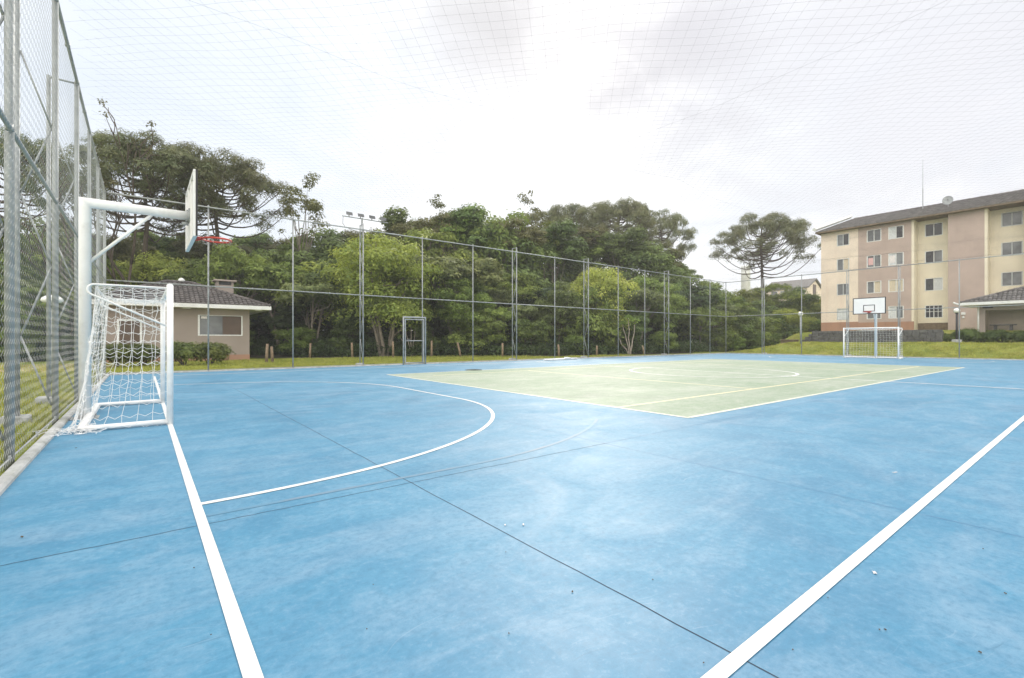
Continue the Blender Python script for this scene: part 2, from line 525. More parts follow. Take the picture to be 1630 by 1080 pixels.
# foliage
M['lf_dark'] = mat_leaf('leaf_dark', (0.059, 0.101, 0.032), (0.122, 0.179, 0.053), (0.203, 0.263, 0.079), 0.25)
M['lf_mid'] = mat_leaf('leaf_mid', (0.095, 0.153, 0.035), (0.177, 0.249, 0.056), (0.284, 0.339, 0.082), 0.3)
M['lf_light'] = mat_leaf('leaf_light', (0.161, 0.235, 0.049), (0.282, 0.368, 0.080), (0.464, 0.493, 0.120), 0.35)
M['lf_yel'] = mat_leaf('leaf_yellow', (0.130, 0.186, 0.045), (0.216, 0.282, 0.070), (0.302, 0.348, 0.095), 0.38)
M['lf_olive'] = mat_leaf('leaf_olive', (0.07, 0.08, 0.032), (0.125, 0.135, 0.055), (0.19, 0.185, 0.08), 0.3)
M['lf_pine'] = mat_leaf('leaf_araucaria', (0.067, 0.102, 0.047), (0.131, 0.171, 0.078), (0.240, 0.228, 0.115), 0.2, 0.5)
M['lf_inner'] = mat_leaf('leaf_inner', (0.025, 0.045, 0.014), (0.042, 0.069, 0.020), (0.063, 0.093, 0.028), 0.15)  # darkened leaf copy; the shade inside the forest is in its colour
M['lf_shrub'] = mat_leaf('leaf_shrub', (0.058, 0.095, 0.022), (0.106, 0.157, 0.037), (0.193, 0.226, 0.055), 0.25)
M['lf_blue'] = mat_leaf('leaf_bluegreen', (0.069, 0.102, 0.037), (0.138, 0.170, 0.061), (0.252, 0.272, 0.104), 0.25)

# ------------------------------------------------------------------ site constants
XF0, XF1, YF = -1.05, 42.0, 22.0        # fence lines: left, right, far
FH, FM = 6.5, 3.36                       # fence height, middle rail
GX0, GX1, GYC = 0.325, 38.3, 10.16       # goal lines, goal centre
YN, YFAR = 0.92, 20.3                    # touch lines


def terrain(x, y):
    x = np.asarray(x, float); y = np.asarray(y, float)
    z = np.full(np.broadcast(x, y).shape, -0.05)
    fy = 1 - smooth(17.5, 25.0, y)
    z = z + smooth(42.6, 47.5, x) * 1.0 * fy
    z = z + smooth(50.50, 50.62, x) * 1.1 * (1 - smooth(19.2, 22.2, y)) * smooth(8.5, 9.5, y)
    z = z + smooth(51.5, 55.0, x) * 1.1 * (1 - smooth(8.5, 9.5, y))
    z = z + 0.05 * np.sin(x * 0.8 + 1.3) * np.cos(y * 0.7) * smooth(43, 46, x)
    return z


# ------------------------------------------------------------------ ground, court, markings
xs = np.unique(np.concatenate([[-160, -80, -40], np.arange(-20, 42.5, 1.5), np.arange(42.5, 50.4, 0.4), [50.5, 50.56, 50.62, 51], np.arange(51.5, 64, 0.7), [70, 80, 100, 150, 220]]))
ys = np.unique(np.concatenate([[-120, -50], np.arange(-30, 30, 0.8), np.arange(30, 70, 3), [80, 100, 140, 200]]))
GXX, GYY = np.meshgrid(xs, ys, indexing='ij')
GZ = terrain(GXX, GYY)
V = np.stack([GXX, GYY, GZ], -1).reshape(-1, 3)
nx_, ny_ = GXX.shape
ii, jj = np.meshgrid(np.arange(nx_ - 1), np.arange(ny_ - 1), indexing='ij')
a_ = (ii * ny_ + jj).ravel()
F = np.stack([a_, a_ + ny_, a_ + ny_ + 1, a_ + 1], 1)
tag(link('lawn', np_mesh('lawn', V, F, True), M['grass']), kind='structure')

b = MB(); b.box(XF0 + 0.15, -4, -0.3, XF1 - 0.1, YF - 0.1, 0.0)
tag(b.build('court_floor', M['court']), kind='structure')
b = MB(); b.box(6.95, 4.28, -0.01, 29.2, 16.1, 0.0024)
tag(b.build('court_green_area', M['green']), kind='structure')


def joint(pts0, pts1, w, wig):
    n = 90; pts = []
    for i in range(n + 1):
        t = i / n
        o = random.gauss(0, wig)
        x = pts0[0] + (pts1[0] - pts0[0]) * t; y = pts0[1] + (pts1[1] - pts0[1]) * t
        pts.append((x + (o if pts0[0] == pts1[0] else 0), y + (o if pts0[1] == pts1[1] else 0)))
    return pts


b = MB(); bf = MB()
b.ribbon(joint((1.86, -4), (1.86, 14), 0, 0.003), 0.0065, 0.0012)
bf.ribbon(joint((1.86, 14), (1.86, YF - 0.15), 0, 0.002), 0.009, 0.0012)
b.ribbon(joint((-0.92, 3.82), (4.42, 3.82), 0, 0.003), 0.006, 0.0014)
bf.ribbon(joint((4.42, 3.82), (41.8, 3.82), 0, 0.002), 0.007, 0.0014)
bf.ribbon(joint((4.42, -4), (4.42, YF - 0.15), 0, 0.002), 0.008, 0.0010)
bf.ribbon(joint((-0.92, 7.6), (41.8, 7.6), 0, 0.002), 0.007, 0.0012)
for k in range(2, 15):
    bf.ribbon(joint((1.86 + 2.56 * k, -4), (1.86 + 2.56 * k, 4.2), 0, 0.002), 0.007, 0.0009)
    bf.ribbon(joint((1.86 + 2.56 * k, 16.2), (1.86 + 2.56 * k, YF - .15), 0, 0.002), 0.007, 0.0009)
for yy in (11.4, 19.0):
    bf.ribbon(joint((-0.92, yy), (6.9, yy), 0, 0.002), 0.007, 0.0008)
tag(b.build('court_joints', M['joint']), kind='structure')
tag(bf.build('court_painted_joints', M['joint_f']), kind='structure')

LW = 0.062
b = MB(); z = 0.0044
b.ribbon([(GX0, YN - LW / 2), (GX0, YFAR)], LW, z)
b.ribbon([(GX1, YN), (GX1, YFAR)], LW, z)
b.ribbon([(GX0 + LW / 2, YN), (GX1 - LW / 2, YN)], LW, z)
b.ribbon([(GX0 + LW / 2, YFAR), (GX1 - LW / 2, YFAR)], 0.09, z)
HX = 17.6
b.ribbon([(HX, YN + LW / 2), (HX, YFAR - LW / 2)], 0.10, z)


def penalty(x0, sgn):
    pts = []
    ax, by = 4.97, 4.35
    for i in range(41):
        an = PI / 2 * i / 40
        pts.append((x0 + sgn * (LW / 2 + ax * math.sin(an)), GYC - 1.5 - by * math.cos(an)))
    for i in range(41):
        an = PI / 2 * (1 - i / 40)
        pts.append((x0 + sgn * (LW / 2 + ax * math.sin(an)), GYC + 1.5 + by * 1.02 * math.cos(an)))
    return pts


b.ribbon(penalty(GX0, 1), LW, z)
b.ribbon(penalty(GX1, -1), LW, z)
b.ribbon([(HX + 3 * math.cos(2 * PI * i / 72), GYC - .25 + 3 * math.sin(2 * PI * i / 72)) for i in range(72)], 0.11, z + 0.002, True)
tag(b.build('court_white_lines', M['line']), kind='structure')
b = MB()
b.ribbon([(6.95, 4.25), (29.2, 4.25)], 0.09, 0.0036); b.ribbon([(6.92, 4.22), (6.92, 16.13)], 0.09, 0.0036)
b.ribbon([(6.95, 16.13), (29.2, 16.13)], 0.09, 0.0036); b.ribbon([(29.23, 4.22), (29.23, 16.16)], 0.09, 0.0036)
tag(b.build('court_pale_lines', M['line_p']), kind='structure')
b = MB()
b.ribbon([(6.96, 5.7), (28.6, 5.7)], 0.09, 0.0036); b.ribbon([(8, 14.7), (28.6, 14.7)], 0.09, 0.0036)
for xx in (12.3, 23.0): b.ribbon([(xx, 5.74), (xx, 14.66)], 0.09, 0.0036)
tag(b.build('court_yellow_lines', M['line_y']), kind='structure')
b = MB()
pts = [(GX0 + .04, 4.0), (1.5, 4.0), (2.6, 4.0)]
for i in range(1, 30):
    an = 0.60 * i / 29
    pts.append((2.6 + 5.45 * math.sin(an), GYC - 6.16 * math.cos(an)))
b.ribbon(pts, 0.05, 0.0022)
tag(b.build('court_grey_line', M['line_g']), kind='structure')

b = MB()
b.bbox(XF0 + 0.045, -4, -0.2, XF0 + 0.152, YF - 0.1, 0.05, 0.02)
b.bbox(XF0 - 0.09, YF - 0.095, -0.2, XF1 + 0.1, YF + 0.1, 0.05, 0.015)
b.bbox(XF1 - 0.095, -4, -0.2, XF1 + 0.1, YF - 0.1, 0.05, 0.015)
tag(b.build('kerb', M['kerb']), kind='structure')

# earth path outside the left fence
b = MB()
pl = [(-5.0, 24.5), (-1.6, 27.2), (-0.5, 30.5), (-1.2, 33.6), (-9, 36), (-12, 27)]
gnd = [(x, y, -0.035) for x, y in pl]
b.add(gnd, [tuple(range(len(gnd)))])
tag(b.build('path', M['sand']), kind='structure')
b = MB()
pl = [(-60, 39.5), (5.5, 42), (6.5, 36.9), (11, 34.4), (17.4, 31.2), (25.6, 26.6), (33, 25.2), (42, 25.4), (47, 28), (60, 29), (75, 29), (140, 60), (140, 140), (-60, 140)]
b.add([(x, y, -0.03) for x, y in pl], [tuple(range(len(pl)))])
tag(b.build('forest_floor', M['litter_floor']), kind='structure')

# ------------------------------------------------------------------ wire fences


def chain_link(L, zbot, ztop, pitch, r, n, to_world):
    """zigzag wires; to_world maps (u, z, off) to a 3-D point array"""
    us = np.arange(0, L, pitch)
    hz = pitch / 2
    nz = int((ztop - zbot) / hz)
    zz = zbot + np.arange(nz + 1) * hz
    U = us[:, None] + np.where((np.arange(nz + 1) % 2)[None, :] == 0, 0.0, pitch * 0.98)
    Z = np.broadcast_to(zz, U.shape)
    off = np.where((np.arange(nz + 1) % 2)[None, :] == 0, r * .9, -r * .9) * np.ones_like(U)
    off = off + 0.012 * np.sin(U * 1.9) * np.sin(Z * 1.1)
    P = to_world(U, Z, off)
    V_, F_ = wires(P[:, :-1].reshape(-1, 3), P[:, 1:].reshape(-1, 3), r, n)
    return np_mesh('mesh_panel', V_, F_)


def lattice(parent, base, out, top, name='lattice_post', seed=0):
    """a pair of tubes 0.41 m apart joined by zigzag bars; out = outward unit vector"""
    bx, by = base; ox, oy = out
    m = MB(); W = 0.41
    m.tube((bx, by, -0.2), (bx, by, top), 0.038 if ox < 0 else 0.030, 10)
    m.tube((bx + ox * W, by + oy * W, -0.2), (bx + ox * W, by + oy * W, top), 0.034 if ox < 0 else 0.026, 10)
    zc = 0.25; k = 0
    while zc + 1.06 < top:
        s0, s1 = (0.04, W - 0.035) if k % 2 == 0 else (W - 0.035, 0.04)
        m.tube((bx + ox * s0, by + oy * s0, zc), (bx + ox * s1, by + oy * s1, zc + 1.06), 0.013, 6)
        zc += 1.06; k += 1
    m.tube((bx, by, top - 0.03), (bx + ox * W, by + oy * W, top - 0.03), 0.02, 6)
    o = m.build(name, M['galv'], parent, True)
    m = MB()
    cx, cy = bx + ox * (W + 0.02), by + oy * (W + 0.02)
    m.bbox(cx - 0.16, cy - 0.16, -0.2, cx + 0.16, cy + 0.16, 0.13, 0.02)
    m.build('footing', M['kerb'], o)
    return o


def post(parent, x, y, top, r=0.034):
    m = MB(); m.tube((x, y, -0.2), (x, y, top), r, 10)
    m.lathe([(r * 1.15, 0), (r * 1.15, 0.02), (r * 0.5, 0.05)], 10, (x, y, top))
    return m.build('post', M['galv'], parent, True)


def fence(label, place, spots, out, A, B, r_w, pitch, sides, mat):
    f = thing('wire_fence', label, 'fence')
    for x, y, kind in spots:
        if kind == 'l': lattice(f, (x, y), out, FH + 0.25 if out[1] > 0 else FH)
        else: post(f, x, y, FH, 0.034 if out[0] < 0 else 0.029)
    d = (Vector(B) - Vector(A)); L = d.length; d.normalize()
    nrm = Vector((-d.y, d.x, 0)) if True else None
    inward = Vector((-out[0], -out[1], 0))
    Ai = Vector(A) + inward * 0.015; Bi = Vector(B) + inward * 0.015
    for nm, zz, rr in (('top_rail', FH - 0.04, 0.028), ('middle_rail', FM, 0.025), ('bottom_rail', 0.075, 0.009)):
        m = MB(); m.tube((Ai.x, Ai.y, zz), (Bi.x, Bi.y, zz), rr, 8)
        # tie clips
        k = 0.0
        while k < L:
            p = Ai + d * k
            m.tube((p.x, p.y, zz - 0.035), (p.x, p.y, zz + 0.035), rr * 1.25, 6)
            k += 1.55
        m.build(nm, M['galv'], f, True)
    Aw = np.array([A[0], A[1], 0.0]) + np.array([inward.x, inward.y, 0]) * 0.045
    dd = np.array([d.x, d.y, 0]); nn = np.array([inward.x, inward.y, 0])

    def tw(U, Z, off):
        P = Aw[None, None, :] + U[..., None] * dd + off[..., None] * nn
        P[..., 2] = Z
        return P
    link('wire_mesh', chain_link(L, 0.06, FH - 0.05, pitch, r_w, sides, tw), mat, f)
    return f


HAZE = 0.0008
SP = 3.1
left_spots = [(XF0, 0.7, 'p'), (XF0, 3.75, 'l'), (XF0, 6.85, 'l'), (XF0, 10.03, 'l'), (XF0, 13.05, 'l'), (XF0, 15.95, 'p'), (XF0, 18.85, 'p'), (XF0, YF, 'p')]
fence('tall chain-link fence with lattice posts close beside the white goal', '', left_spots, (-1, 0), (XF0, -1.0, 0), (XF0, YF, 0), 0.0014, 0.105, 4, M['wire'])
far_spots = []
for k in range(1, 15):
    x = XF0 + SP * k
    if k == 14: x = XF1
    far_spots.append((x, YF, 'l' if k in (3, 6, 8, 11) else 'p'))
fence('long chain-link fence with the gate, in front of the forest', '', far_spots, (0, 1), (XF0, YF, 0), (XF1, YF, 0), 0.0017, 0.095, 3, M['wire_dark'])
right_spots = [(XF1, on_x(p, XF1), k) for p, k in ((1527, 'p'), (1430, 'l'), (1348, 'l'), (1276, 'p'), (1213, 'l'))] + [(XF1, 3.1, 'p'), (XF1, 0.0, 'p')]
fence('chain-link fence across the court end, in front of the apartment block', '', right_spots, (1, 0), (XF1, YF, 0), (XF1, -2.0, 0), 0.0017, 0.095, 3, M['wire_dark'])

# gate in the far fence
g = thing('metal_gate', 'narrow galvanised gate with mid bar set in the long fence', 'gate', (0, 0, 0))
gx0, gx1, gz = 10.24, 11.45, 2.38
yy = YF - 0.14
m = MB()
m.path([(gx0, yy, 0.0), (gx0, yy, gz), (gx1, yy, gz), (gx1, yy, 0.0)], 0.04, 8)
m.build('door_frame', M['galv'], g, True)
m = MB()
m.path([(gx0 + 0.1, yy, 0.1), (gx0 + 0.1, yy, gz - 0.11), (gx1 - 0.1, yy, gz - 0.11), (gx1 - 0.1, yy, 0.1)], 0.03, 8, closed=True)
m.tube((gx0 + 0.13, yy, 1.2), (gx1 - 0.13, yy, 1.2), 0.022, 8)
lf = m.build('gate_leaf', M['galv'], g, True)
m = MB(); m.path([(gx0 + .12, yy - .03, 1.27), (gx0 + .12, yy - .10, 1.27), (gx0 + .3, yy - .10, 1.27)], 0.014, 6); m.build('latch', M['dgrey'], lf, True)

# floodlights on the first lattice post of the far fence
fl = thing('floodlight_rig', 'bar of four small floodlights above the long fence by the gate', 'floodlights', (8.25, YF, 0))
m = MB(); zb = FH + 0.50
m.tube((-0.95, 0.12, zb), (1.3, 0.12, zb), 0.024, 8)
m.tube((0, 0, FH - 0.6), (0, 0.08, zb + 0.04), 0.026, 8); m.tube((0, 0.41, FH - 0.6), (0, 0.17, zb), 0.022, 8)
m.build('crossbar', M['galv'], fl, True)
m = MB(); m.path([(-0.9, 0.12, zb), (-0.92, 0.12, zb - .35), (-0.8, .12, zb - 0.5), (-.3, .12, zb - .62), (0, .1, zb - .72)], 0.010, 6); m.build('cable', M['dgrey'], fl, True)
for k in range(4):
    x = -0.63 + 0.55 * k
    m = MB()
    hw, hh = 0.15, 0.105
    th = math.radians(38)
    def P(u, v, w):  # housing tilted to look down at the court (towards -Y)
        yv, zv = -w, v
        return (x + u, 0.12 + yv * math.cos(th) + zv * math.sin(th) * .6 - .02, zb + 0.16 + zv * math.cos(th) + yv * math.sin(th) * .6)
    vs = [P(-hw * .8, -hh * .8, -.08), P(hw * .8, -hh * .8, -.08), P(hw * .8, hh * .8, -.08), P(-hw * .8, hh * .8, -.08), P(-hw, -hh, .05), P(hw, -hh, .05), P(hw, hh, .05), P(-hw, hh, .05)]
    m.add(vs, [(3, 2, 1, 0), (0, 1, 5, 4), (1, 2, 6, 5), (2, 3, 7, 6), (3, 0, 4, 7), (4, 5, 6, 7)])
    m.tube((x, .12, zb), (x, .12, zb + .1), .02, 6)
    h = m.build('floodlight', M['dgrey'], fl)
    m = MB(); m.quad(P(-hw * .88, -hh * .85, .053), P(hw * .88, -hh * .85, .053), P(hw * .88, hh * .85, .053), P(-hw * .88, hh * .85, .053)); m.build('lens', M['lens'], h)

# ------------------------------------------------------------------ overhead net


def net_z(x, y):
    s = 0.22 * np.sin(PI * np.clip((x - XF0) / (XF1 - XF0), 0, 1)) * np.sin(PI * np.clip(y + 2, 0, 24) / 24)
    s = s + 0.16 * np.abs(np.sin(PI * (x - XF0) / 7.2)) * np.sin(PI * np.clip(y + 2, 0, 24) / 24)
    s = s + 0.025 * np.sin(1.7 * x + 0.9 * y) + 0.02 * np.sin(2.3 * y - 1.1 * x)
    return FH - 0.06 - s


cell = 0.21 * math.sqrt(2)
S0, S1 = [], []
Y0 = -2.0
for sgn in (1, -1):
    for c in np.arange(-30, 75, cell):
        # line y = sgn*(x - c)
        t = np.arange(-60, 120, 0.45)
        x = c + t; y = sgn * t if sgn == 1 else -t
        y = y + 0.02 * np.sin(x * 1.3 + c)
        ok = (x > XF0) & (x < XF1) & (y > Y0) & (y < YF - .05)
        if ok.sum() < 2: continue
        i = np.where(ok)[0]
        x, y = x[i], y[i]
        P = np.stack([x, y, net_z(x, y)], 1)
        S0.append(P[:-1]); S1.append(P[1:])
S0 = np.concatenate(S0); S1 = np.concatenate(S1)
V, F = wires(S0, S1, 0.00095, 3)
nt_ = thing('overhead_net', 'dark diamond mesh net stretched overhead across the whole court', 'net', (0, 0, 0))
link('net_cords', np_mesh('net_cords', V, F), M['net'], nt_)
S0, S1 = [], []
for x0 in (9.5, 23.0):
    y = np.arange(Y0, YF, 0.4); x = np.full_like(y, x0); P = np.stack([x, y, net_z(x, y) + 0.01], 1); S0.append(P[:-1]); S1.append(P[1:])
for y0 in (8.5,):
    x = np.arange(XF0, XF1, 0.4); y = np.full_like(x, y0); P = np.stack([x, y, net_z(x, y) + 0.01], 1); S0.append(P[:-1]); S1.append(P[1:])
V, F = wires(np.concatenate(S0), np.concatenate(S1), 0.0013, 4)
link('support_rope', np_mesh('support_rope', V, F), M['net'], nt_)

# ------------------------------------------------------------------ goals


def make_goal():
    g = thing('football_goal', 'near white football goal with sagging white net beside the left fence', 'goal', (GX0, GYC, 0), 0, 'white football goals')
    hw = 1.5; top = 2.06; D = 0.98
    for s in (-1, 1):
        m = MB(); m.tube((0, s * hw, 0), (0, s * hw, top), 0.042, 16); m.lathe([(0.042, 0), (0.032, 0.018), (0.01, 0.026)], 16, (0, s * hw, top))
        m.build('post', M['white'], g, True)
    m = MB(); m.tube((0, -hw, top - 0.03), (0, hw, top - 0.03), 0.040, 14); m.build('crossbar', M['white'], g, True)
    for s in (-1, 1):
        m = MB()
        pts = [(0, s * hw, top - 0.04)]
        for i in range(9):
            an = PI / 2 - PI * 0.86 * i / 8
            pts.append((-0.84 - 0.075 * math.cos(an), s * hw, top - 0.115 + 0.075 * math.sin(an)))
        pts.append((-0.02, s * hw, 1.45))
        m.path(pts, 0.014, 8)
        m.build('side_hoop', M['white'], g, True)
    m = MB()
    m.path([(-0.03, -hw, 0.045), (-D, -hw, 0.045), (-D, hw, 0.045), (-0.03, hw, 0.045)], 0.037, 12)
    m.build('base_frame', M['white'], g, True)
    # net: sides, back and top, knotted squares that sag between their knots
    S0, S1 = [], []
    rg = np.random.default_rng(5)

    def sheet(fn, nu, nv, drop_rows=0.03, jit=0.012):
        U = np.linspace(0, 1, nu); Vv = np.linspace(0, 1, nv)
        G = np.array([[fn(u, v) for v in Vv] for u in U])
        J = rg.normal(0, jit, G.shape); J[0] *= .2; J[-1] *= .2; J[:, -1] *= .2
        G = G + J
        for i in range(nu):
            for j in range(nv):
                if j + 1 < nv:
                    S0.append(G[i, j]); S1.append(G[i, j + 1])
                if i + 1 < nu:
                    a_, b_ = G[i, j], G[i + 1, j]
                    mid = (a_ + b_) / 2 - np.array([0, 0, drop_rows * (0.6 + 0.8 * rg.random())])
                    S0.append(a_); S1.append(mid); S0.append(mid); S1.append(b_)

    def back(u, v):
        y = -hw + 2 * hw * u
        zz = 0.03 + (top - 0.1) * v
        flare = 0.17 * (1 - v) ** 3 * (1 - 0.6 * u)
        x = -0.82 - 0.10 * (1 - v) - flare - 0.10 * math.sin(PI * u) * math.sin(PI * v)
        return (x, y - 0.12 * (1 - u) * (1 - v) ** 3, zz)

    def side(s):
        def f(u, v):
            zz = 0.05 + (top - 0.12) * v
            x = -0.03 - u * (0.80 + 0.10 * (1 - v) + 0.15 * (1 - v) ** 3 * (1 if s < 0 else .4))
            y = s * (hw - 0.06 * math.sin(PI * u) * math.sin(PI * v)) + (-0.10 * u * (1 - v) ** 3 if s < 0 else 0)
            return (x, y, zz)
        return f

    def topf(u, v):
        return (-0.02 - 0.8 * v, -hw + 2 * hw * u, top - 0.04 - 0.13 * math.sin(PI * u) * (0.25 + .75 * math.sin(PI * (0.2 + 0.75 * v))))
    sheet(back, 19, 14, 0.035); sheet(side(-1), 7, 14, 0.04); sheet(side(1), 7, 14, 0.04); sheet(topf, 19, 7)
    # loose hem bunched on the floor at the near back corner
    for k in range(46):
        a = np.array([-D - 0.05 + rg.normal(0, 0.09), -hw - 0.08 + rg.normal(0, 0.10) + (0.35 * rg.random() if k % 2 else 0), 0.012 + abs(rg.normal(0, .045))])
        for q in range(4):
            bpt = a + np.array([rg.normal(0, .09), rg.normal(0, .09), 0]); bpt[2] = 0.012 + abs(rg.normal(0, .03))
            S0.append(a); S1.append(bpt); a = bpt
    V_, F_ = wires(np.array(S0), np.array(S1), 0.0031, 4)
    link('net', np_mesh('goal_net', V_, F_), M['cord'], g)
    # white strap wound along the back bar
    m = MB()
    for i in range(22):
        y = -hw + 0.15 + i * 0.128
        m.path([(-D + 0.05 * math.cos(a), y + 0.01 * a, 0.045 + 0.05 * math.sin(a)) for a in np.linspace(0, 2 * PI, 9)], 0.006, 5)
    m.build('lacing', M['cord'], g, True)
    return g


goal = make_goal()
g2 = dup(goal, (GX1, GYC, 0), PI, 'distant white football goal at the court end below the apartments')

# ------------------------------------------------------------------ basketball stands


def make_hoop():
    h = thing('basketball_hoop', 'near white basketball stand on cranked pipe behind the left goal', 'basketball hoop', (-0.72, GYC, 0), 0, 'basketball stands')
    r = 0.078
    m = MB(); m.path([(0, 0, -0.1), (0, 0, 3.45), (1.36, 0, 3.45)], r, 20)
    m.build('pole', M['white'], h, True)
    m = MB(); m.bbox(-.17, -.17, 0, .17, .17, .018, .006)
    for sx in (-.12, .12):
        for sy in (-.12, .12): m.tube((sx, sy, .015), (sx, sy, .05), .014, 6)
    m.build('base_plate', M['galv'], h)
    m = MB(); m.tube((0.05, 0, 2.50), (0.86, 0, 3.40), 0.026, 10); m.build('brace', M['white'], h, True)
    m = MB(); m.box(1.36, -0.16, 3.34, 1.385, 0.16, 3.56)
    for sy in (-.12, .12):
        for sz in (3.38, 3.52): m.tube((1.33, sy, sz), (1.37, sy, sz), 0.015, 6)
    m.tube((1.27, 0, 3.31), (1.37, 0, 3.31), .03, 8)
    m.build('mounting_plate', M['galv'], h, True)
    bx = 1.42; z0, z1 = 2.95, 4.04; hw = 0.9
    m = MB(); m.box(bx - 0.012, -hw, z0, bx + 0.012, hw, z1)
    bd = m.build('backboard', M['board'], h)
    m = MB()
    for (ya, za, yb, zb_) in ((-hw, z0, hw, z0 + .05), (-hw, z1 - .05, hw, z1), (-hw, z0 + .05, -hw + .05, z1 - .05), (hw - .05, z0 + .05, hw, z1 - .05)):
        m.box(bx + 0.0125, ya, za, bx + 0.0155, yb, zb_)
    iw, iz0, iz1 = 0.32, 3.12, 3.56
    for (ya, za, yb, zb_) in ((-iw, iz0, iw, iz0 + .045), (-iw, iz1 - .045, iw, iz1), (-iw, iz0 + .045, -iw + .045, iz1 - .045), (iw - .045, iz0 + .045, iw, iz1 - .045)):
        m.box(bx + 0.0125, ya, za, bx + 0.0155, yb, zb_)
    for s in (-1, 1): m.box(bx - .0125, s * (hw + .001) - .003, z0, bx + .0155, s * (hw + .001) + .003, z1)
    m.build('border', M['black'], bd)
    m = MB()
    for yv in (-hw + .02, -0.3, 0.3, hw - .05): m.box(bx - 0.045, yv, z0 + .03, bx - 0.0125, yv + .03, z1 - .03)
    for zv in (z0 + .0, z1 - .03): m.box(bx - 0.043, -hw + .01, zv, bx - 0.0125, hw - .01, zv + .03)
    m.build('stiffener', M['board'], bd)
    m = MB(); R = 0.228; cx = bx + 0.15 + R; zr = 3.08
    m.path([(cx + R * math.cos(a), R * math.sin(a), zr) for a in np.linspace(0, 2 * PI, 41)[:-1]], 0.0175, 8, closed=True)
    m.box(bx + .016, -.09, zr - .07, bx + .026, .09, zr + .03)
    m.path([(bx + .02, -.07, zr), (cx - R * .9, -.10, zr)], .011, 6); m.path([(bx + .02, .07, zr), (cx - R * .9, .10, zr)], .011, 6)
    m.quad((bx + .02, -.08, zr + .004), (cx - R * .97, -.06, zr + .004), (cx - R * .97, .06, zr + .004), (bx + .02, .08, zr + .004))
    m.path([(bx + .02, 0, zr - .06), (cx - R * .95, 0, zr - .01)], .011, 6)
    rm = m.build('rim', M['red'], h, True)
    S0, S1 = [], []
    rg = np.random.default_rng(3)
    for k in range(12):
        a = 2 * PI * k / 12
        p = np.array([cx + R * math.cos(a), R * math.sin(a), zr - .012]); L = 0.05 + 0.06 * rg.random()
        for s in (-1, 1):
            q = np.array([cx + R * .93 * math.cos(a + s * .2), R * .93 * math.sin(a + s * .2), zr - L]); S0.append(p); S1.append(q)
    V_, F_ = wires(np.array(S0), np.array(S1), 0.003, 4)
    link('torn_net', np_mesh('torn_net', V_, F_), M['cord_grey'], rm)
    return h


hoop = make_hoop()
dup(hoop, (GX1 + 1.02, GYC - 0.05, 0), PI, 'distant basketball stand with black edged board in front of apartments')

# ------------------------------------------------------------------ tiled roofs


def tile_slope(m, O, U, Vd, ulen, vfun, sp=0.24, tl=0.36, r=0.085):
    """rows of half-round tiles on a slope. O origin at eave, U along the eave, Vd up the slope"""
    O = Vector(O); U = Vector(U).normalized(); Vd = Vector(Vd).normalized(); Nn = U.cross(Vd)
    if Nn.z < 0: Nn = -Nn
    n = int(ulen / sp)
    for i in range(n + 1):
        u = (i + 0.5) * ulen / (n + 1)
        v0, v1 = vfun(u)
        v = v0
        while v < v1 - 0.03:
            ve = min(v + tl * 1.08, v1)
            r0, r1 = r, r * 0.82
            ring0, ring1 = [], []
            for k in range(6):
                an = PI * k / 5
                for ring, vv, rr, lift in ((ring0, v, r0, 0.03), (ring1, ve, r1, 0.0)):
                    ring.append(O + U * (u + sp * .5 * math.cos(an) * rr / r) + Vd * vv + Nn * (math.sin(an) * rr + lift))
            m.add(ring0 + ring1, [(k, k + 1, 7 + k, 6 + k) for k in range(5)] + [(5, 4, 3, 2, 1, 0)])
            v += tl


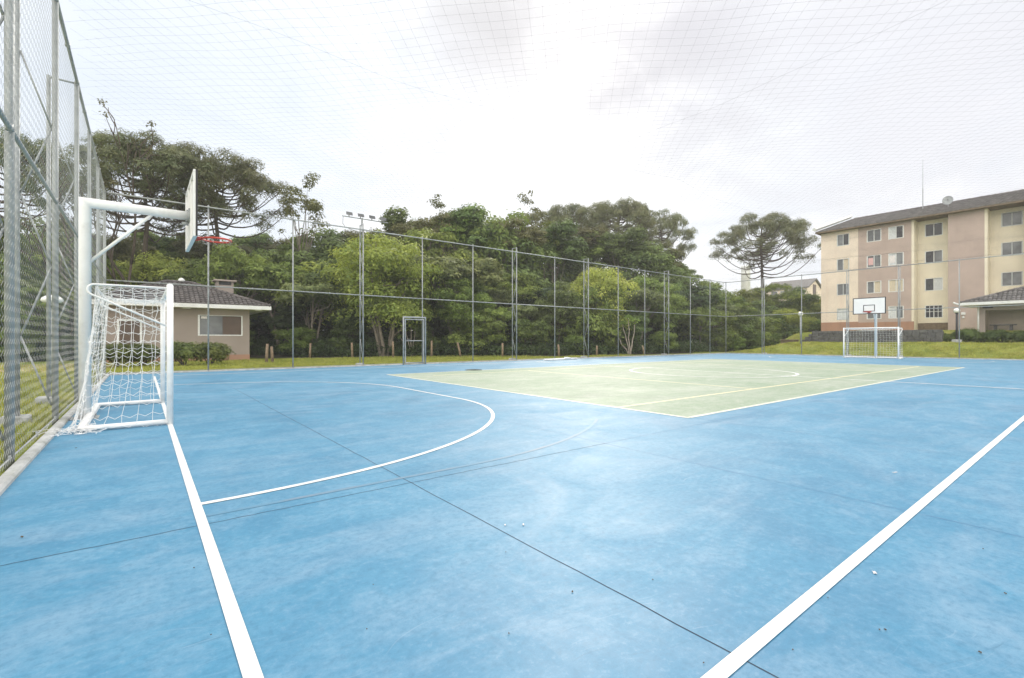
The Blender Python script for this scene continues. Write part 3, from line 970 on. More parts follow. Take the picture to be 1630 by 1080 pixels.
def hip_roof(parent, x0, y0, x1, y1, z0, zr, rx0, rx1, ry, mat, fascia_mat, fh=0.2, axis='x', tiles=(0.25, 0.36, 0.075), all_sides=False):
    """hip roof over the eave rectangle with its ridge along x between rx0 and rx1 at ry"""
    m = MB()
    A, B, C_, D_ = (x0, y0, z0), (x1, y0, z0), (x1, y1, z0), (x0, y1, z0)
    R0, R1 = (rx0, ry, zr), (rx1, ry, zr)
    m.add([A, B, C_, D_, R0, R1], [(0, 1, 5, 4), (1, 2, 5), (2, 3, 4, 5), (3, 0, 4), (3, 2, 1, 0)])
    # front slope (towards -y)
    def hip(O, U, Vd, ul, sl, ua, ub):
        def vf(u):
            t = 1.0
            if u < ua: t = u / max(ua, 1e-6)
            elif u > ub: t = (ul - u) / max(ul - ub, 1e-6)
            return (0.0, sl * max(0, min(1, t)))
        tile_slope(m, O, U, Vd, ul, vf, *tiles)
    vv = Vector((0, ry - y0, zr - z0)); hip(A, (1, 0, 0), vv, x1 - x0, vv.length, rx0 - x0, rx1 - x0)
    vv = Vector((-(x1 - rx1), 0, zr - z0)); hip(B, (0, 1, 0), vv, y1 - y0, vv.length, ry - y0, ry - y0)
    vv = Vector((rx0 - x0, 0, zr - z0)); hip(A, (0, 1, 0), vv, y1 - y0, vv.length, ry - y0, ry - y0)
    if all_sides:
        vv = Vector((0, ry - y1, zr - z0)); hip(D_, (1, 0, 0), vv, x1 - x0, vv.length, rx0 - x0, rx1 - x0)
    # ridge and hip caps
    for a, c in ((R0, R1), (A, R0), (D_, R0), (B, R1), (C_, R1)):
        a = Vector(a); c = Vector(c); L = (c - a).length
        if L < .05: continue
        k = int(L / 0.4) + 1
        for i in range(k):
            p = a.lerp(c, i / k); q = a.lerp(c, min(1, (i + 1.1) / k))
            m.tube(p + Vector((0, 0, .06)), q + Vector((0, 0, .05)), 0.105, 8, 0.085)
    rf = m.build('roof', mat, parent)
    m = MB(); t = 0.03
    m.box(x0 - t, y0 - t, z0 - fh, x1 + t, y0, z0 + .03); m.box(x0 - t, y1, z0 - fh, x1 + t, y1 + t, z0 + .03)
    m.box(x0 - t, y0, z0 - fh, x0, y1, z0 + .03); m.box(x1, y0, z0 - fh, x1 + t, y1, z0 + .03)
    m.box(x0, y0, z0 - fh, x1, y1, z0 - fh + .02)
    m.build('fascia', fascia_mat, rf)
    return rf


# ------------------------------------------------------------------ small house on the left
hs = thing('tiled_house', 'small brown rendered house with tiled hip roof and chimney behind bushes', 'house', (0, 0, 0))
hx0, hx1, hy0, hy1 = -1.75, 5.38, 34.0, 40.0
m = MB()
wx0, wx1, wz0, wz1 = on_y(315, 34.0), on_y(386, 34.0), 1.5, 2.75
# front wall with the window opening cut out
m.box(hx0, hy0, -0.1, wx0, hy0 + .2, 3.3); m.box(wx1, hy0, -0.1, hx1, hy0 + .2, 3.3)
m.box(wx0, hy0, -0.1, wx1, hy0 + .2, wz0); m.box(wx0, hy0, wz1, wx1, hy0 + .2, 3.3)
m.box(hx0, hy0 + .2, -0.1, hx0 + .2, hy1, 3.3); m.box(hx1 - .2, hy0 + .2, -0.1, hx1, hy1, 3.3); m.box(hx0 + .2, hy1 - .2, -0.1, hx1 - .2, hy1, 3.3)
m.build('wall', M['stucco'], hs)
m = MB(); m.box(hx1 - 1.9, hy0 - .012, -0.1, hx1 + .012, hy0, .32); m.box(hx1, hy0, -0.1, hx1 + .012, hy1, .3); m.box(hx0, hy0 - .012, -.1, hx1 - 1.9, hy0, .22)
m.build('plinth', M['plinth'], hs)
w = MB(); t = .06
w.box(wx0, hy0 - .02, wz0, wx1, hy0 + .1, wz0 + t); w.box(wx0, hy0 - .02, wz0 + t, wx0 + t * 1.6, hy0 + .1, wz1 - t * .5)
w.box(wx1 - t, hy0 - .02, wz0 + t, wx1, hy0 + .1, wz1 - t * .5); w.box(wx0, hy0 - .018, wz1 - t * .5, wx1, hy0 + .1, wz1)
wf = w.build('window', M['trim'], hs)
mid = wx0 + (wx1 - wx0) * .5
m = MB(); m.quad((wx0 + .09, hy0 + .05, wz0 + t), (mid + .1, hy0 + .05, wz0 + t), (mid + .1, hy0 + .05, wz1 - .03), (wx0 + .09, hy0 + .05, wz1 - .03)); m.build('pane', M['glass'], wf)
m = MB(); m.box(mid + .1, hy0 + .08, wz0 + t, wx1 - t, hy0 + .1, wz1 - .03); m.build('shutter', M['door'], wf)
m = MB(); m.box(wx0 + .16, hy0 + .02, wz1 - .22, wx0 + .46, hy0 + .03, wz1 - .08); m.build('notice', M['paper'], wf)
m = MB()
dx0 = -1.0
m.box(dx0 - .1, hy0 - .03, 0, dx0, hy0 - .0, 2.3); m.box(dx0 + .9, hy0 - .03, 0, dx0 + 1.0, hy0, 2.3); m.box(dx0 - .1, hy0 - .03, 2.3, dx0 + 1.0, hy0, 2.4)
dr = m.build('door', M['trim'], hs)
m = MB(); m.box(dx0, hy0 - .02, 0.02, dx0 + .9, hy0 - .002, 2.3); m.build('door_leaf', M['door'], dr)
rf = hip_roof(hs, hx0 - .7, hy0 - .8, 6.45, hy1 + .8, 3.34, 4.9, 1.2, 2.5, 37.0, M['tile'], M['trim'])
m = MB(); cx = on_y(357, 37.6); cyy = 37.6
m.box(cx - .5, cyy - .4, 3.6, cx + .5, cyy + .4, 4.95)
for sx in (-.5, .36):
    m.box(cx + sx, cyy - .4, 4.95, cx + sx + .14, cyy + .4, 5.2)
m.box(cx - .36, cyy + .3, 4.95, cx + .36, cyy + .4, 5.2)
ch = m.build('chimney', M['stucco'], rf)
m = MB(); m.bbox(cx - .68, cyy - .58, 5.2, cx + .68, cyy + .58, 5.3, .03); m.build('chimney_cap', M['stucco'], ch)
m = MB(); m.bbox(cx - .34, cyy - .36, 4.955, cx + .34, cyy + .28, 5.19, .01); m.build('flue', M['black'], ch)
for px in (297, 411):
    m = MB(); x = on_y(px, 33.6); m.bbox(x - .2, 33.5, 3.08, x + .2, 33.62, 3.16, .02); m.build('eave_lamp', M['lampw'], hs)
m = MB(); m.lathe([(.16, 0), (.2, .08), (.12, .2), (.03, .24)], 12, (on_y(289, 37.0), 37.0, 4.98)); m.build('roof_vent', M['trim'], rf, True)

# ------------------------------------------------------------------ apartment block
BX = 61.6
ap = thing('apartment_block', 'four storey cream and brown apartment block with sloping tiled roof', 'apartment block')
RC = 1.5
edges = [1307, 1366, 1455, 1509, 1572, 1632, 1720]
yb = [on_x(p, BX) for p in edges]
z0, z1 = 1.2, 13.45
cols = {0: 'peach', 1: 'brown', 2: 'cream', 3: 'brown', 4: 'cream', 5: 'brown'}
rows = [11.8, 9.05, 6.28, 3.52]; WH = 1.17
wins = {0: [(1333, 1351)], 1: [(1380.5, 1402), (1415, 1437.5)], 2: [(1473, 1500)], 4: [(1595, 1627)], 3: [], 5: []}


def wall_with_holes(m, X, ya, yb_, za, zb_, holes, th=0.25):
    """wall plate facing -x, from ya to yb_ (ya<yb_), openings as (y0,y1,z0,z1)"""
    ysplit = sorted({ya, yb_, *[h[0] for h in holes], *[h[1] for h in holes]})
    for a, c in zip(ysplit[:-1], ysplit[1:]):
        hs_ = sorted([h for h in holes if h[0] <= a + 1e-6 and h[1] >= c - 1e-6], key=lambda h: h[2])
        zz = za
        for h in hs_:
            m.box(X, a, zz, X + th, c, h[2]); zz = h[3]
        m.box(X, a, zz, X + th, c, zb_)


win_specs = []
for i in range(6):
    X = BX + (RC if i in (2, 4) else 0)
    ya, yb_ = yb[i + 1], yb[i]
    holes = []
    for ci, (pa, pb) in enumerate(wins[i]):
        y1_, y0_ = on_x(pa, X), on_x(pb, X)
        for ri, zz in enumerate(rows):
            off = 0
            holes.append((y0_, y1_, zz + off, zz + off + WH)); win_specs.append((X, y0_, y1_, zz + off, i, ci, ri))
    m = MB(); wall_with_holes(m, X, ya, yb_, z0, z1 + 0.2, holes)
    m.build('wall', M[cols[i]], ap)
    if i < 3:
        m = MB(); m.box(X - .03, ya, z0, X, yb_, zof(514, dep(X, yb_)) if i < 2 else 2.95); m.build('plinth', M['plinth' if i < 2 else 'stone_b'], ap)
    if i in (2, 4):   # side returns of the recess
        m = MB(); m.box(BX - .004, yb_ - .004, z0, X + .25, yb_ + .2, z1 + .2); m.build('return_wall', M['cream'], ap)
        m = MB(); m.box(BX + .25, ya - .2, z0, X + .25, ya, z1 + .2); m.build('return_wall', M['cream'], ap)
m = MB(); m.box(BX + .25, yb[0] - .25, z0, BX + 22, yb[0], z1); m.box(BX + 21.7, yb[6], z0, BX + 22, yb[0] - .25, z1); m.box(BX + .25, yb[6], z0, BX + 21.7, yb[6] + .25, z1)
m.build('end_wall', M['peach'], ap)
rw = random.Random(4)
for (X, y0_, y1_, zz, i, ci, ri) in win_specs:
    m = MB(); t = .055; x = X + .06; ym = (y0_ + y1_) / 2
    m.box(x - .075, y0_ - .05, zz - .06, x + .06, y1_ + .05, zz); m.box(x - .065, y0_ - .05, zz + WH, x + .06, y1_ + .05, zz + WH + .05)
    m.box(x - .065, y0_ - .05, zz, x + .06, y0_ + t * .5, zz + WH); m.box(x - .065, y1_ - t * .5, zz, x + .06, y1_ + .05, zz + WH)
    m.box(x - .02, ym - .03, zz, x + .05, ym + .03, zz + WH)
    if ri == 3 and i == 2:
        for f in (.25, .75): m.box(x - .02, y0_ + (y1_ - y0_) * f - .02, zz, x + .04, y0_ + (y1_ - y0_) * f + .02, zz + WH)
        m.box(x - .022, y0_, zz + WH * .5 - .02, x + .042, y1_, zz + WH * .5 + .02)
    wf = m.build('window', M['alu' if i in (0, 4) else 'trim'], ap)
    for side, (a, c) in enumerate(((ym + .03, y1_), (y0_, ym - .03))):   # left pane first (larger y)
        mt = 'glass'
        if (i, ci, ri) == (1, 1, 0): mt = 'curtain' if side == 0 else 'glass_d'
        if (i, ci, ri) == (1, 1, 2): mt = 'curtain_b'
        if (i, ri) == (0, 3): mt = 'curtain'
        if (i, ci, ri) == (1, 1, 3): mt = 'curtain' if side == 0 else 'glass'
        if i == 2 and side == 0: mt = 'glass_d'
        if (i, ri) == (2, 2) and side == 1: mt = 'curtain'
        if (i, ri) == (2, 3): mt = 'glass_d'
        if mt == 'glass' and rw.random() < .22: mt = rw.choice(['curtain_b', 'glass_d', 'curtain'])
        m = MB(); xx = x + .02
        m.quad((xx, a, zz), (xx, c, zz), (xx, c, zz + WH), (xx, a, zz + WH))
        m.build('pane', M[mt], wf)
    if i == 1 and ri == 1:
        m = MB(); m.box(x - .0, ym + .08, zz + .22, x + .012, y1_ - .08, zz + WH - .2)
        m.build('notice', M['paper_p' if ci == 0 else 'paper'], wf)
# roof
yl, yr = yb[0] + .35, yb[6] - .3
rx, rz = 73.0, 16.9
ex, ez = BX - .7, 13.5
m = MB()
m.add([(ex, yl, ez), (ex, yr, ez), (rx, yr, rz), (rx, yl, rz), (2 * rx - ex, yl, ez), (2 * rx - ex, yr, ez)], [(0, 1, 2, 3), (3, 2, 5, 4), (0, 3, 4), (1, 5, 2), (1, 0, 4, 5)])
vv = Vector((rx - ex, 0, rz - ez))
tile_slope(m, (ex, yr, ez), (0, 1, 0), vv, yl - yr, lambda u: (0.0, vv.length), 0.34, 0.6, 0.10)
k = int((yl - yr) / .5)
for i in range(k): m.tube((rx, yr + .5 * i, rz + .06), (rx, yr + .5 * i + .53, rz + .05), .15, 8, .12)
rf = m.build('roof', M['tile_g'], ap)
m = MB(); m.box(ex - .04, yr, ez - .13, ex, yl, ez + .02); m.box(ex, yr, ez - .10, BX + RC, yl, ez - .07); m.build('fascia', M['stone_b'], rf)
m = MB(); m.path([(ex, yl + .1, ez + .40), (rx, yl + .1, rz + .45)], .24, 4); m.build('verge', M['trim'], rf)
ya_ = on_x(1469, 70.0); da = dep(70, ya_)
m = MB(); m.tube((70, ya_, 15.9), (70, ya_, zof(300, da)), .05, 6, .045); m.tube((70, ya_, zof(300, da)), (70, ya_, zof(254, da)), .03, 6, .015); m.build('antenna', M['galv'], rf)
yd_ = on_x(1509, 67.0); zd = zof(319.5, dep(67, yd_))
m = MB()
prof = [(0.05, 0)] + [(r_, r_ * r_ * .28) for r_ in (.12, .25, .36, .45)]
vs = []
for r_, h_ in prof:
    for k in range(18):
        an = 2 * PI * k / 18
        vs.append((67.0 - h_ - .1, yd_ + r_ * math.cos(an), zd + r_ * math.sin(an)))
m.add(vs, [(i * 18 + k, i * 18 + (k + 1) % 18, (i + 1) * 18 + (k + 1) % 18, (i + 1) * 18 + k) for i in range(4) for k in range(18)] + [tuple(range(18))])
m.tube((67.0, yd_, zd), (67.2, yd_, zd - 1.0), .04, 6); m.tube((66.9, yd_, zd), (66.5, yd_, zd + .1), .02, 6)
m.build('satellite_dish', M['galv'], rf, True)
m = MB(); yl_ = on_x(1533.5, BX); m.bbox(BX - .12, yl_ - .15, 3.62, BX - .002, yl_ + .15, 3.86, .02); m.bbox(BX - .1, yl_ - .08, 3.3, BX - .002, yl_ + .08, 3.5, .02); m.build('meter_box', M['trim'], ap)

# ------------------------------------------------------------------ pavilion on the right
pv = thing('picnic_pavilion', 'open fronted pavilion with grey tiled roof beside the apartment block', 'pavilion')
px0 = 54.0; pyl = on_x(1559, px0); pyr = -3.0; zb0 = 1.72; ze = 4.25
cw = pyl - on_x(1568, px0)
for ya_, yb2_, dx_ in ((pyl - cw, pyl, .45), (pyr, pyr + .45, .45), (1.0, 1.4, .4)):
    m = MB(); m.box(px0, ya_, zb0, px0 + dx_, yb2_, ze - .15); m.build('column', M['stucco'], pv)
m = MB(); m.box(px0, pyr + .45, ze - .62, px0 + .3, pyl - cw, ze - .15); m.build('beam', M['stucco'], pv)
m = MB(); m.box(px0 + 2.6, pyr, zb0, px0 + 2.8, pyl - .02, ze - .2); m.box(px0 + .45, pyl - .22, zb0, px0 + 2.6, pyl - .02, ze - .2); m.build('wall', mat_wall('pavilion_render', (0.47, 0.41, 0.34)), pv)
m = MB(); m.tube((px0 - .06, pyl + .06, zb0), (px0 - .06, pyl + .06, ze - .2), .06, 8); m.build('downpipe', M['trim'], pv, True)
m = MB(); yv = on_x(1572.5, px0); m.box(px0 - .02, yv - .3, ze - .45, px0 - .001, yv + .3, ze - .33); m.build('vent', M['black'], pv)
m = MB(); m.box(px0 - .5, pyr - .5, zb0 - .5, px0 + 3.2, pyl + .2, zb0 + .02); m.build('slab', M['kerb'], pv)
# its roof: hip roof with the ridge along y
m = MB(); ox = 1.0
A, B_, C_, D_ = (px0 - ox, pyr - ox, ze), (px0 - ox, pyl + ox, ze), (px0 + 3.6, pyl + ox, ze), (px0 + 3.6, pyr - ox, ze)
rxm = px0 + 1.3; rzt = ze + 1.35
R0, R1 = (rxm, pyr + 2.3, rzt), (rxm, pyl - 3.2, rzt)
m.add([A, B_, C_, D_, R0, R1], [(0, 4, 5, 1), (1, 5, 2), (2, 5, 4, 3), (3, 4, 0), (0, 1, 2, 3)])
vv = Vector((rxm - (px0 - ox), 0, rzt - ze)); ul = pyl - pyr + 2 * ox
ua = R0[1] - A[1]; ub = R1[1] - A[1]
tile_slope(m, A, (0, 1, 0), vv, ul, lambda u: (0, vv.length * max(0, min(1, u / ua, (ul - u) / (ul - ub)))), .26, .4, .075)
v2 = Vector((0, R1[1] - B_[1], rzt - ze)); ul2 = 3.6 + ox; um = rxm - (px0 - ox)
tile_slope(m, B_, (1, 0, 0), v2, ul2, lambda u: (0, v2.length * max(0, min(1, u / um, (ul2 - u) / (ul2 - um)))), .26, .4, .075)
for a, c in ((R0, R1), (A, R0), (B_, R1)):
    a = Vector(a); c = Vector(c); k = int((c - a).length / .4) + 1
    for i in range(k): m.tube(a.lerp(c, i / k) + Vector((0, 0, .06)), a.lerp(c, (i + 1.1) / k) + Vector((0, 0, .05)), .1, 8, .085)
rf = m.build('roof', M['tile_g'], pv)
m = MB(); t = .04
m.box(px0 - ox - t, pyr - ox, ze - .2, px0 - ox, pyl + ox + t, ze + .03); m.box(px0 - ox, pyl + ox, ze - .2, px0 + 3.6, pyl + ox + t, ze + .03)
m.box(px0 - ox, pyr - ox, ze - .2, px0 + 3.6, pyl + ox, ze - .18)
m.path([(px0 - ox - .05, pyl + ox + .05, ze - .12), (px0 - ox - .05, pyl + ox + .3, ze - .02), (px0 - ox - .05, pyl + ox + .42, ze + .08)], .07, 6)
m.build('gutter', M['trim'], rf)
tb = thing('stone_table', 'dark slab table standing inside the open pavilion', 'table', (px0 + 1.2, on_x(1597, px0 + 1.2), zb0 + .02))
m = MB(); m.bbox(-.4, -.75, .68, .4, .75, .76, .02); m.build('tabletop', M['stone'], tb)
for s in (-1, 1):
    m = MB(); m.box(-.25, s * .45 - .08, 0, .25, s * .45 + .08, .68); m.build('leg', M['stone'], tb)

# ------------------------------------------------------------------ retaining wall, outlet, lamps
sw = MB()
WX = 50.28
rs = random.Random(8)


def stone_run(ya, yb_, za, zb_):
    z_ = za
    while z_ < zb_ - .02:
        hgt = min(rs.uniform(.16, .26), zb_ - z_)
        y = ya
        while y < yb_ - .02:
            wd = min(rs.uniform(.3, .6), yb_ - y); d_ = rs.uniform(-.05, .03)
            sw.bbox(WX + d_, y + .008, z_ + .006, WX + .3, y + wd - .008, z_ + hgt - .006, .018)
            y += wd
        z_ += hgt


ys0 = on_x(1292, WX); ys1 = on_x(1500, WX)
stone_run(ys1, ys0, 0.75, 2.08)
st = [1287, 1281, 1274, 1269]
prev = ys0
for k, p in enumerate(st):
    yn = on_x(p, WX); stone_run(prev, yn, 0.75, 2.05 - .26 * (k + 1)); prev = yn
sw.box(WX + .3, ys1, .8, WX + .5, ys0, 1.95)
tag(sw.build('stone_wall', M['stone']), 'dark dry stone retaining wall stepped at its end below apartments', 'wall')

ob = thing('drain_outlet', 'little brown stone outlet box set into the grass mound', 'drain', (0, 0, 0))
ox_, oy_ = 49.3, on_x(1254.5, 49.3)
oz = float(terrain(ox_, oy_))
m = MB()
m.add([(ox_ - .3, oy_ - .6, oz - .2), (ox_ - .3, oy_ + .55, oz - .2), (ox_ - .3, oy_ + .55, oz + .42), (ox_ - .3, oy_ - .75, oz + .42),
       (ox_ + .5, oy_ - .6, oz - .2), (ox_ + .5, oy_ + .55, oz - .2), (ox_ + .5, oy_ + .55, oz + .5), (ox_ + .5, oy_ - .75, oz + .5)],
      [(0, 3, 2, 1), (4, 5, 6, 7), (0, 1, 5, 4), (1, 2, 6, 5), (2, 3, 7, 6), (3, 0, 4, 7)])
m.build('box', M['stone_b'], ob)
m = MB(); m.bbox(ox_ - .38, oy_ - .8, oz + .42, ox_ + .5, oy_ + .62, oz + .52, .02); m.build('cap_stone', M['stone_b'], ob)


def lamp(label, x, y, zb_, zg, mat, dome=False, base=True):
    L = thing('garden_lamp', label, 'lamp', (x, y, zb_), 0, 'white garden lamps')
    h = zg - zb_
    m = MB(); m.tube((0, 0, -.1), (0, 0, h - .12), .07 if not dome else .04, 10); m.lathe([(.1, 0), (.1, .05), (.05, .1)], 10, (0, 0, h - .2)); m.build('pole', mat, L, True)
    m = MB()
    if dome: pr = [(.05, -.10), (.19, -.085), (.235, -.03), (.22, .03), (.15, .09), (.03, .12)]
    else: pr = [(.09, -.15)] + [(.2 * math.cos(a), .2 * math.sin(a)) for a in np.linspace(-.8, 1.5, 9)]
    m.lathe(pr, 18, (0, 0, h)); m.build('globe', M['lampw'], L, True)
    if base:
        m = MB(); m.bbox(-.3, -.25, -.1, .3, .25, .3, .03); m.build('base_block', M['kerb'], L)
    return L


lx = 48.6; ly = on_x(1523, lx); lamp('black garden lamp with white globe in front of the pavilion bushes', lx, ly, float(terrain(lx, ly)), zof(495, dep(lx, ly)), M['black'])
lx = 46.5; ly = on_x(1274.5, lx); lamp('slim garden lamp with white globe on the grass bank by the mound', lx, ly, float(terrain(lx, ly)), zof(500, dep(lx, ly)), M['galv'], base=False)
ly = 18.0; lx = on_y(83, 18.0); lamp('low white domed lamp outside the lattice post fence', lx, ly, -.05, zof(477, dep(lx, ly)), M['galv'], True, False)

# ------------------------------------------------------------------ small things on the court
ly = 21.0; xa, xb = on_y(866, ly), on_y(921, ly)
pp = MB(); pp.tube((xa, ly, .06), (xb, ly + .15, .06), .055, 10); pp.tube((xa + 1.2, ly + .05, .06), (xa + 1.6, ly + .3, .06), .05, 8); pp.tube((xa + 1.75, ly + .05, .14), (xa + 2.3, ly + .1, .10), .05, 8)
tag(pp.build('loose_pipe', M['white'], None, True), 'long white pipe lying on the court edge by the long fence', 'pipe')
dx, dy = on_y(744, 16.2) + .4, 16.35
m = MB(); m.lathe([(.36, 0), (.36, .004), (.33, .012), (.1, .014)], 20, (dx, dy, .004))
for k in range(5): m.box(dx - .22, dy - .2 + k * .09, .018, dx + .22, dy - .16 + k * .09, .022)
tag(m.build('drain_cover', M['cover']), 'dark round drain cover at the far edge of the green area', 'drain cover')


def at_floor(px, py):
    d = FPX * H_CAM / (py - 541); l = (px - 815) / FPX * d
    return (d * CY + l * SY, d * SY - l * CY)


def scrap(px, py, w, l, rot, mat, name, label, cat, group=None):
    x, y = at_floor(px, py)
    m = MB(); n = 5; vs = []
    rr_ = random.Random(px)
    top = []
    for i in range(9):
        an = 2 * PI * i / 9
        r_ = 1 + rr_.uniform(-.35, .2)
        u, v = l * r_ * math.cos(an), w * r_ * math.sin(an)
        top.append((x + u * math.cos(rot) - v * math.sin(rot), y + u * math.sin(rot) + v * math.cos(rot), .006 + abs(math.sin(an * 1.5)) * w * .5))
    cen = (x, y, .006 + w * .15)
    vs = top + [cen] + [(a, b_, c - .003) for a, b_, c in top]
    m.add(vs, [(i, (i + 1) % 9, 9) for i in range(9)] + [(10 + i, 10 + (i + 1) % 9, (i + 1) % 9, i) for i in range(9)])
    return tag(m.build(name, mat), label, cat, group)


scrap(1392, 913.5, .008, .018, .6, M['paper'], 'paper_scrap', 'white torn paper scrap on blue court beside the near touchline', 'litter')
scrap(1425, 753, .006, .028, -.5, M['paper'], 'paper_scrap', 'narrow white paper sliver on the blue court before the touchline', 'litter')
scrap(833, 836.5, .006, .016, .9, M['paper'], 'paper_scrap', 'white fleck beside the dark joint in the middle of the court', 'litter')
scrap(804, 837, .004, .012, .9, M['paper'], 'paper_scrap', 'tiny white fleck nearest the dark court joint', 'litter')
for k, (px, py, s) in enumerate([(911, 943.5, .011), (805, 880, .006), (1039, 924, .006), (584, 1003, .006), (810, 1010, .007), (1262, 1036, .007), (1400, 1004, .008), (1409, 1004, .01), (1565, 875, .007), (1318, 953, .006), (594, 932, .006), (121, 714, .02), (309, 905, .008), (1600, 946, .012), (1120, 1057, .007), (1560, 1040, .012), (35, 856, .02), (336, 1012, .005)]):
    scrap(px, py, s * .35, s * .55, k * 1.1, M['leaf_dry'], 'dry_leaf', 'small dark dry leaf or seed lying on the blue court', 'leaf', 'dry leaves on the court')

# ------------------------------------------------------------------ plants


def leaf_mesh(name, pos, nrm, size, aspect, rng, droop=0.0, fold=0.12):
    n = len(pos)
    nrm = nrm / np.maximum(np.linalg.norm(nrm, axis=1, keepdims=True), 1e-6)
    t = rng.normal(size=(n, 3)); t[:, 2] -= droop
    t -= nrm * np.sum(t * nrm, 1, keepdims=True); t /= np.maximum(np.linalg.norm(t, axis=1, keepdims=True), 1e-6)
    bb = np.cross(nrm, t)
    L = size[:, None]; W = L * aspect
    v0 = pos - t * L * .5; v2 = pos + t * L * .5
    v1 = pos - t * L * .08 + bb * W * .5 + nrm * W * fold; v3 = pos - t * L * .08 - bb * W * .5 + nrm * W * fold
    V_ = np.stack([v0, v1, v2, v3], 1).reshape(-1, 3)
    F_ = np.arange(4 * n).reshape(-1, 4)
    return np_mesh(name, V_, F_)


def unit(rng, n):
    d = rng.normal(size=(n, 3)); return d / np.linalg.norm(d, axis=1, keepdims=True)


def lump_leaves(rng, lumps, n, lmin, lmax, aspect, name, flat=0.75, inner=0.55, up=0.3, droop=0.3, rnd=0.5):
    c = np.array([l[:3] for l in lumps]); r = np.array([l[3] for l in lumps])
    w = r ** 2; w /= w.sum()
    k = rng.choice(len(r), n, p=w)
    d = unit(rng, n)
    d[:, 2] = np.where(rng.random(n) < .75, np.abs(d[:, 2]), d[:, 2])
    # each lump is itself ragged
    rag = 1 + 0.22 * np.sin(d[:, 0] * 5 + k * 1.7) * np.sin(d[:, 1] * 5 + k) + 0.12 * rng.normal(size=n)
    rad = r[k] * (inner + (1 - inner) * np.sqrt(rng.random(n))) * rag
    pos = c[k] + d * rad[:, None] * np.array([1, 1, flat])
    nr = d * 1.0 + np.array([0, 0, up]) + unit(rng, n) * rnd
    size = rng.uniform(lmin, lmax, n)
    return leaf_mesh(name, pos, nr, size, aspect, rng, droop)


def trunk_mesh(rng, h, r, lumps, stems=1, spread=0.0, lean=0.4, frac=0.5, limbs=12):
    m = MB()
    for s in range(stems):
        an = 2 * PI * s / max(1, stems) + rng.random()
        p0 = Vector((math.cos(an) * spread * .12, math.sin(an) * spread * .12, -.25))
        topx, topy = math.cos(an) * spread + rng.normal() * lean, math.sin(an) * spread + rng.normal() * lean
        pts = []; rad = []
        for i in range(8):
            t = i / 7
            pts.append((p0.x + topx * t ** 1.3 + rng.normal() * .05 * (i > 0), p0.y + topy * t ** 1.3 + rng.normal() * .05 * (i > 0), -.25 + (h * .88 + .25) * t))
            rad.append(r * (1.25 if i == 0 else 1) * (1 - .8 * t) / (stems ** .35))
        m.path(pts, rad, 7)
        for k in range(limbs // stems):
            L = lumps[int(rng.integers(len(lumps)))]
            t = frac + (0.9 - frac) * rng.random()
            i = min(6, int(t * 7)); f = t * 7 - i
            q = Vector(pts[i]).lerp(Vector(pts[i + 1]), f)
            e = Vector(L[:3])
            if e.z < q.z - .5: q = Vector(pts[max(1, i - 2)])
            md = q.lerp(e, .5) + Vector((rng.normal() * .2, rng.normal() * .2, -.15))
            m.path([q, md, e], [r * .32, r * .2, r * .07], 5)
    return m


def broad_proto(seed, H, R, zc, rz, nl, nleaf, lsz, aspect, mat, bark, stems=1, spread=0., flat=.7, open_=0.0, low=False, lr=(.24, .40)):
    rng = np.random.default_rng(seed)
    lumps = []
    for i in range(nl):
        d = unit(rng, 1)[0]
        if d[2] < -.35 and not low: d[2] *= -.5
        q = rng.uniform(.45, .92)
        prof = 1.0
        c = np.array([d[0] * R * q, d[1] * R * q, zc + d[2] * rz * q])
        lumps.append((*c, R * rng.uniform(*lr) * (1 - open_)))
    return dict(H=H, trunk=trunk_mesh(rng, zc + rz * .4, R * .055 + .03, lumps, stems, spread), crown=lump_leaves(rng, lumps, nleaf, lsz[0], lsz[1], aspect, 'crown_mesh', flat), mat=mat, bark=bark)


PROTO = {}
PROTO['dense'] = broad_proto(1, 10, 3.6, 6.2, 3.6, 46, 17000, (.20, .36), .5, 'lf_dark', 'bark', low=True)
PROTO['dense2'] = broad_proto(2, 10, 3.2, 6.4, 3.5, 40, 15000, (.18, .34), .45, 'lf_mid', 'bark', low=True)
PROTO['tall'] = broad_proto(3, 14, 3.0, 10.2, 3.7, 34, 13000, (.20, .36), .5, 'lf_dark', 'bark_g')
PROTO['tall2'] = broad_proto(4, 14, 2.8, 10.4, 3.5, 30, 11000, (.20, .34), .45, 'lf_mid', 'bark_g', open_=.1)
PROTO['olive'] = broad_proto(5, 14, 3.0, 10.2, 3.6, 34, 9500, (.18, .32), .4, 'lf_olive', 'bark_g', open_=.15)
PROTO['light'] = broad_proto(6, 8.5, 3.6, 5.0, 3.4, 52, 17000, (.18, .32), .42, 'lf_light', 'bark_g', 5, 1.5, low=True)
PROTO['yellow'] = broad_proto(7, 8, 2.6, 5.2, 2.7, 30, 8500, (.18, .32), .45, 'lf_yel', 'bark_g', 2, .6)
PROTO['under'] = broad_proto(8, 5, 2.6, 2.5, 2.3, 34, 10500, (.16, .32), .4, 'lf_mid', 'bark', 3, .8, low=True)
PROTO['under2'] = broad_proto(9, 5, 2.5, 2.5, 2.4, 30, 9500, (.18, .36), .38, 'lf_shrub', 'bark', 3, .8, low=True)
PROTO['tall3'] = broad_proto(15, 8, 2.6, 5.6, 2.0, 20, 7500, (.20, .36), .45, 'lf_mid', 'bark_g', 2, .9, open_=.1)
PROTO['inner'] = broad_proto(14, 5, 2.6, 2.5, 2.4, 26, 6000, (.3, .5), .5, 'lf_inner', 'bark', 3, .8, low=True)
PROTO['umb'] = broad_proto(10, 8, 3.0, 6.2, 1.6, 30, 9000, (.22, .42), .34, 'lf_blue', 'bark_g', 2, 1.2, flat=.45)
